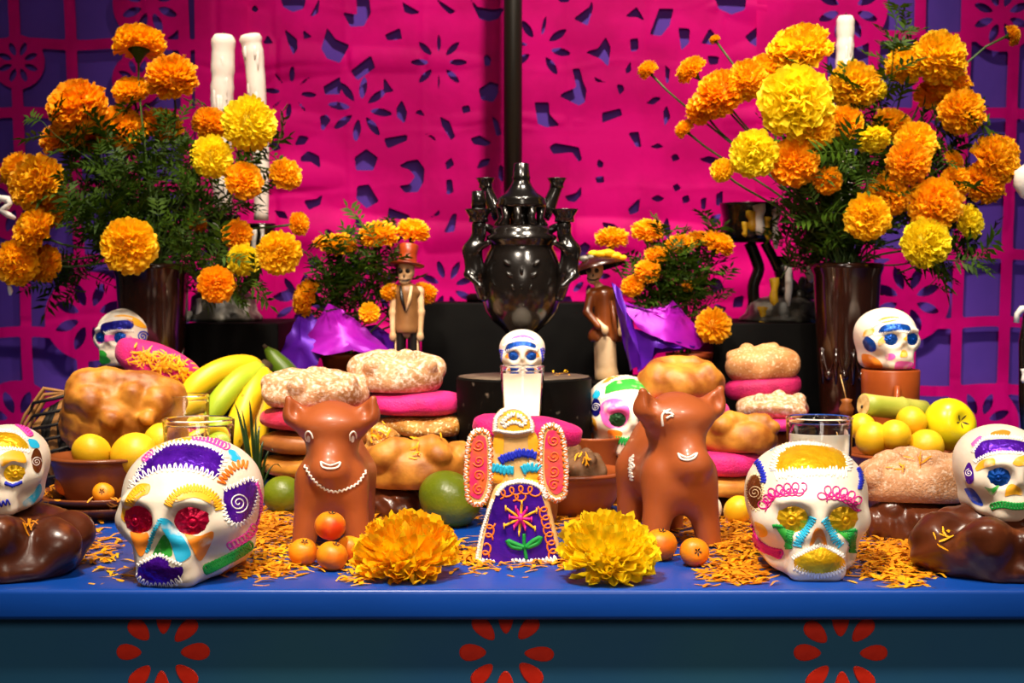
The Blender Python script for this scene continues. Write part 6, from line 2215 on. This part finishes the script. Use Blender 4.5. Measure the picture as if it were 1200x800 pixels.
def skeleton(L, mm, hx, hy, tilt, sh_y, hip_y, foot_y, lx, rx, cx, lhand, rhand, face=-.3):
    """head, neck, chest, arms, hips and legs in one surface"""
    hd = ell(L(hx, hy, -.002), (10.0 * mm, 10.5 * mm, 13 * mm))
    jaw = ell(L(hx + face * 6, hy + 11, -.006), (6.8 * mm, 7 * mm, 6 * mm))
    h = su(.004, hd, jaw)
    for s in (-1, 1):
        h = ss(.0015, h, ell(L(hx + face * 6 + s * 4.3, hy + 1, -.0138), (2.9 * mm, 5 * mm, 3.1 * mm)))
    h = ss(.001, h, ell(L(hx + face * 6, hy + 7, -.0148), (1.4 * mm, 3 * mm, 1.9 * mm)))
    h = ss(.001, h, rbox(L(hx + face * 6, hy + 12, -.0142), (5 * mm, 3 * mm, .7 * mm)))
    b = su(.005, cap(L(hx, hy + 14), L(cx, sh_y), 3.6 * mm, 4.2 * mm), cap(L(lx + 6, sh_y + 3), L(rx - 6, sh_y + 3), 5.5 * mm), cap(L(cx, sh_y + 6), L(cx, hip_y), 9 * mm, 8 * mm),
           cap(L(cx - 7, hip_y), L(cx - 7, foot_y), 5.5 * mm, 4 * mm), cap(L(cx + 7, hip_y), L(cx + 7, foot_y), 5.5 * mm, 4 * mm))
    for (x0, hand) in ((lx + 5, lhand), (rx - 5, rhand)):
        e, w_ = hand
        b = su(.004, b, cap(L(x0, sh_y + 3), L(*e), 4.6 * mm, 3.6 * mm), cap(L(*e), L(*w_), 3.6 * mm, 3.0 * mm), ell(L(w_[0], w_[1] + 3, w_[2]), (4.2 * mm, 3.4 * mm, 5 * mm)))
    return su(.003, h, b)


f = skeleton(L, mm, 476, 317, 0, 338, 388, 444, 457, 497, 477, ((460, 366, -.004), (461, 392, -.010)), ((494, 366, -.004), (493, 392, -.010)))
sculpt_px('body', f, L, (440, 295, 515, 446), t, BONE)
face_marks(t, mm, L, 476, 317, -.3)
hat = Geo().lathe([(0, 0), (20 * mm, 0), (20.5 * mm, .0016), (14 * mm, .004), (11 * mm, .006), (10.4 * mm, .018), (11.5 * mm, .030), (9.5 * mm, .032), (0, .032)], 30)
o = obj('top_hat', hat, HATR, t, L(477, 311))
o.rotation_euler = (R(-10), R(5), 0)
fv = su(.003, cap(L(477, 344), L(477, 384), 13.5 * mm, 14.5 * mm), cap(L(466, 343), L(488, 343), 7.5 * mm))
fv = floorcut(fv, L(0, 390)[2])
sculpt_px('vest', fv, L, (450, 325, 505, 400), t, TANV)
obj('lapel', Geo().tube([L(470, 335, -.012), L(472, 350, -.0175), L(476, 364, -.019)], [.002, .003, .0015], 6), NOIR, t)
obj('lapel', Geo().tube([L(483, 335, -.012), L(481, 350, -.0175), L(477, 364, -.019)], [.002, .003, .0015], 6), BONE, t)
for x, mm_ in ((469, NOIR), (485, NOIR)):
    fl = cap(L(x, 386), L(x - .5, 442), 7.4 * mm, 7.2 * mm)
    sculpt_px('trouser_leg', fl, L, (450, 376, 505, 450), t, mm_)
    obj('stripe', Geo().tube([L(x + (5 if x > 477 else -5), 392, -.0066), L(x + (5 if x > 477 else -5), 440, -.0066)], .0016, 5), BONE, t)

t, mm, L = fig('skeleton woman figurine in a wide flowered hat and cream skirt', 708, .80, .147)
FACE = -.45
f = skeleton(L, mm, 697, 316, 0, 340, 388, 442, 687, 730, 708, ((689, 368, -.010), (708, 384, -.022)), ((727, 366, -.004), (727, 386, -.014)), face=-.45)
sculpt_px('body', f, L, (672, 295, 745, 446), t, BONE)
face_marks(t, mm, L, 697, 316, -.45)
fd = su(.003, cap(L(708, 346), L(709, 386), 12 * mm, 13 * mm), cap(L(696, 344), L(720, 344), 7.5 * mm, 7.5 * mm), cap(L(693, 345), L(688, 366, -.009), 6.4 * mm, 5 * mm), cap(L(688, 366, -.009), L(701, 382, -.020), 5 * mm, 4 * mm), cap(L(723, 345), L(727, 368, -.006), 6.4 * mm, 5 * mm))
fd = su(.004, fd, cap(L(700, 394), L(718, 394), 11 * mm))
sculpt_px('bodice', floorcut(fd, L(0, 400)[2]), L, (672, 328, 745, 404), t, BRWN)
fs_ = su(.006, cap(L(709, 398), L(711, 440), 12.5 * mm, 12.5 * mm), cap(L(711, 442), L(713, 470), 13 * mm, 20 * mm))
sculpt_px('skirt', floorcut(fs_, 0.0), L, (680, 386, 745, 446), t, CREAM)
hat = Geo().lathe([(0, .001), (14 * mm, -.001), (26 * mm, -.006), (33 * mm, -.0105), (33.5 * mm, -.009), (25 * mm, -.001), (15 * mm, .006), (11 * mm, .014), (0, .016)], 34, rf=lambda a, z: 1 + .04 * math.sin(2 * a))
o = obj('hat', hat, HATD, t, L(699, 307, -.002))
o.rotation_euler = (R(-6), R(-14), 0)
for i, (x, y, r, mt) in enumerate(((704, 298, 9, YORANGE), (712, 297, 9, YORANGE), (720, 300, 8, YORANGE), (728, 302, 6, YORANGE), (695, 297, 6.5, YELLOW), (684, 303, 7, GREYC), (692, 301, 6, GREYC))):
    P_, F_ = surfnet(wob(ell((0, 0, 0), (r * mm, r * mm * .8, r * mm * .55)), .0006, 500, i), (-.016, -.014, -.01), (.016, .014, .01), .0014)
    obj('hat_flower', mesh('hat_flower', P_, F_), mt, t, L(x, y, -.014))
obj('scarf', Geo().tube([L(716, 352, -.014), L(719, 376, -.018), L(722, 398, -.020)], [.003, .0035, .002], 6), BRWN, t)

# ================================================================== loose petals
LOOSE = mat('fallen_petal', 'f5a210', 'cc7808', scale=45, lo=.35, hi=.68, rough=.6, transl=.15)
LOOSEY = mat('fresh_petal', 'ffc414', 'f8a008', scale=45, lo=.35, hi=.68, rough=.6, transl=.15)


def petal_strip(g, p, a, L_, W_, rg, nrm=Vector((0, 0, 1)), lift=.0):
    t_ = nrm.orthogonal().normalized()
    b_ = nrm.cross(t_)
    d = t_ * math.cos(a) + b_ * math.sin(a)
    s = nrm.cross(d)
    c = rg.uniform(-.0015, .0035)
    tw = rg.uniform(-.5, .5)
    V = []
    for i in range(4):
        u = i / 3 - .5
        w_ = W_ * (.55, 1, 1.15, .7)[i] / 2
        sv = (s + nrm * tw * u).normalized() * w_
        q = p + d * L_ * u + s * (u * u * L_ * rg.uniform(-.3, .3)) + nrm * (.0007 + lift + c * (1 - 4 * u * u) + rg.uniform(0, .0006))
        V += [q - sv, q + sv]
    g.add(V, [(0, 1, 3, 2), (2, 3, 5, 4), (4, 5, 7, 6)])


def scatter(name, label, m_, regions, seed):
    rg = random.Random(seed)
    g = Geo()
    for (px, py, sx, sy, n, hh) in regions:
        for _ in range(int(n * 1.45)):
            x, y = rg.gauss(0, 1), rg.gauss(0, 1)
            qx, qy = px + x * sx, py + y * sy
            if qy > 688 or qy < 520:
                continue
            d = ray(qx, qy)
            p = CAM + d * (-CAM.z / d.z)
            if p.y < .004 or p.y > 1.1:
                continue
            h = hh * max(0, 1 - (x * x + y * y) / 3.2) * rg.random()
            petal_strip(g, p, rg.gauss(.0, .8) + (0 if rg.random() < .7 else 1.5), rg.uniform(.013, .024), rg.uniform(.0028, .0052), rg, lift=h)
    o = obj(name, g, m_)
    tag(o, label, 'petals', None, 'stuff')
    return o


scatter('marigold_petals', 'loose dull orange marigold petals strewn over the blue table between the things', LOOSE,
        [(108, 590, 30, 12, 120, .004), (110, 640, 20, 12, 46, .002), (310, 622, 26, 14, 330, .007), (310, 668, 22, 5, 70, .004), (360, 600, 30, 12, 120, .004), (440, 615, 30, 16, 230, .006),
         (470, 650, 40, 8, 120, .004), (600, 652, 46, 8, 160, .004), (640, 605, 40, 12, 150, .004), (690, 610, 30, 12, 110, .004), (790, 610, 36, 14, 260, .006), (862, 632, 22, 20, 330, .008), (866, 672, 18, 6, 110, .004),
         (890, 600, 26, 12, 120, .004), (1052, 655, 26, 12, 330, .008), (1010, 628, 26, 14, 110, .004), (250, 600, 60, 10, 120, .003), (560, 590, 60, 12, 120, .003), (740, 640, 30, 8, 70, .003)], 3)
scatter('marigold_petals', 'bright fresh marigold petals lying along the front of the blue table', LOOSEY,
        [(120, 655, 18, 9, 26, .002), (320, 655, 30, 12, 110, .005), (425, 655, 12, 8, 60, .004), (415, 680, 10, 4, 16, .002), (545, 655, 24, 8, 60, .003), (660, 655, 16, 6, 40, .003), (865, 650, 20, 18, 120, .006), (1050, 662, 28, 12, 120, .006), (1062, 682, 14, 4, 16, .001), (165, 672, 16, 5, 10, .001)], 9)


def on_bread(o, label, spots, m_, seed, Lr=(.008, .016)):
    rg = random.Random(seed)
    M_ = o.matrix_basis.copy()
    V = [M_ @ v.co for v in o.data.vertices]
    bvh = BVHTree.FromPolygons(V, [tuple(p.vertices) for p in o.data.polygons])
    g = Geo()
    for px, py, sx, sy, n in spots:
        for _ in range(n):
            d = ray(px + rg.gauss(0, sx), py + rg.gauss(0, sy)).normalized()
            h, nrm, _i, _d = bvh.ray_cast(CAM, d)
            if h is not None:
                petal_strip(g, h, rg.uniform(0, 3.1), rg.uniform(*Lr), rg.uniform(.0014, .0026), rg, nrm, rg.uniform(0, .003))
    if g.F:
        tag(obj('marigold_petals', g, m_), label, 'petals', None, 'stuff')


def by_label(s):
    return [o for o in bpy.data.objects if o.get('label', '') == s][0]


on_bread(by_label('pink sugar bread with orange petals leaning by the small left skull'), 'orange petals piled on the leaning pink bread', [(170, 418, 8, 4, 40), (195, 425, 12, 6, 80), (215, 440, 6, 5, 40)], LOOSEY, 5)
on_bread(by_label('long golden loaf with round knobs between left bull and sugar figure'), 'few yellow petals on the long golden loaf', [(487, 526, 3, 6, 7), (520, 514, 8, 3, 4)], LOOSEY, 6)
on_bread(by_label('front brown dried bread in the wide red bowl'), 'yellow petals on the dried breads in the wide red bowl', [(686, 536, 6, 6, 10), (715, 530, 8, 8, 20)], LOOSEY, 7)
on_bread(by_label('glossy chocolate bread at the right front corner, under the small skull'), 'few orange petals stuck on the right corner chocolate bread', [(1104, 628, 5, 5, 8)], LOOSEY, 8)
on_bread(by_label('glossy chocolate bread at the left front corner, under the small skull'), 'few orange petals stuck on the left corner chocolate bread', [(32, 615, 8, 3, 7)], LOOSE, 9)
on_bread(by_label('small golden crumbly bread with petals beside the left bull ear'), 'yellow petals on the small crumbly bread', [(445, 508, 6, 4, 14)], LOOSEY, 10)
on_bread(by_label('brown clay pot with orange petals in front of the middle skull'), 'orange petals filling the brown clay pot', [(694, 494, 14, 5, 90)], LOOSE, 11)
on_bread(by_label('long sugared tan loaf on the dark chocolate bread beside the right skull'), 'few orange petals on the long sugared loaf', [(1050, 548, 5, 3, 4), (1078, 538, 5, 3, 4)], LOOSE, 12)
on_bread(by_label('round black pedestal under the small skull in the middle'), 'few orange petals on the round pedestal', [(655, 438, 10, 1.5, 14)], LOOSEY, 13, (.006, .012))
on_bread(by_label('upper brown clay saucer of the pair under the left fruit bowl'), 'dull orange petals on the upper clay saucer', [(70, 580, 12, 4, 60), (150, 588, 14, 3, 40)], LOOSE, 14)
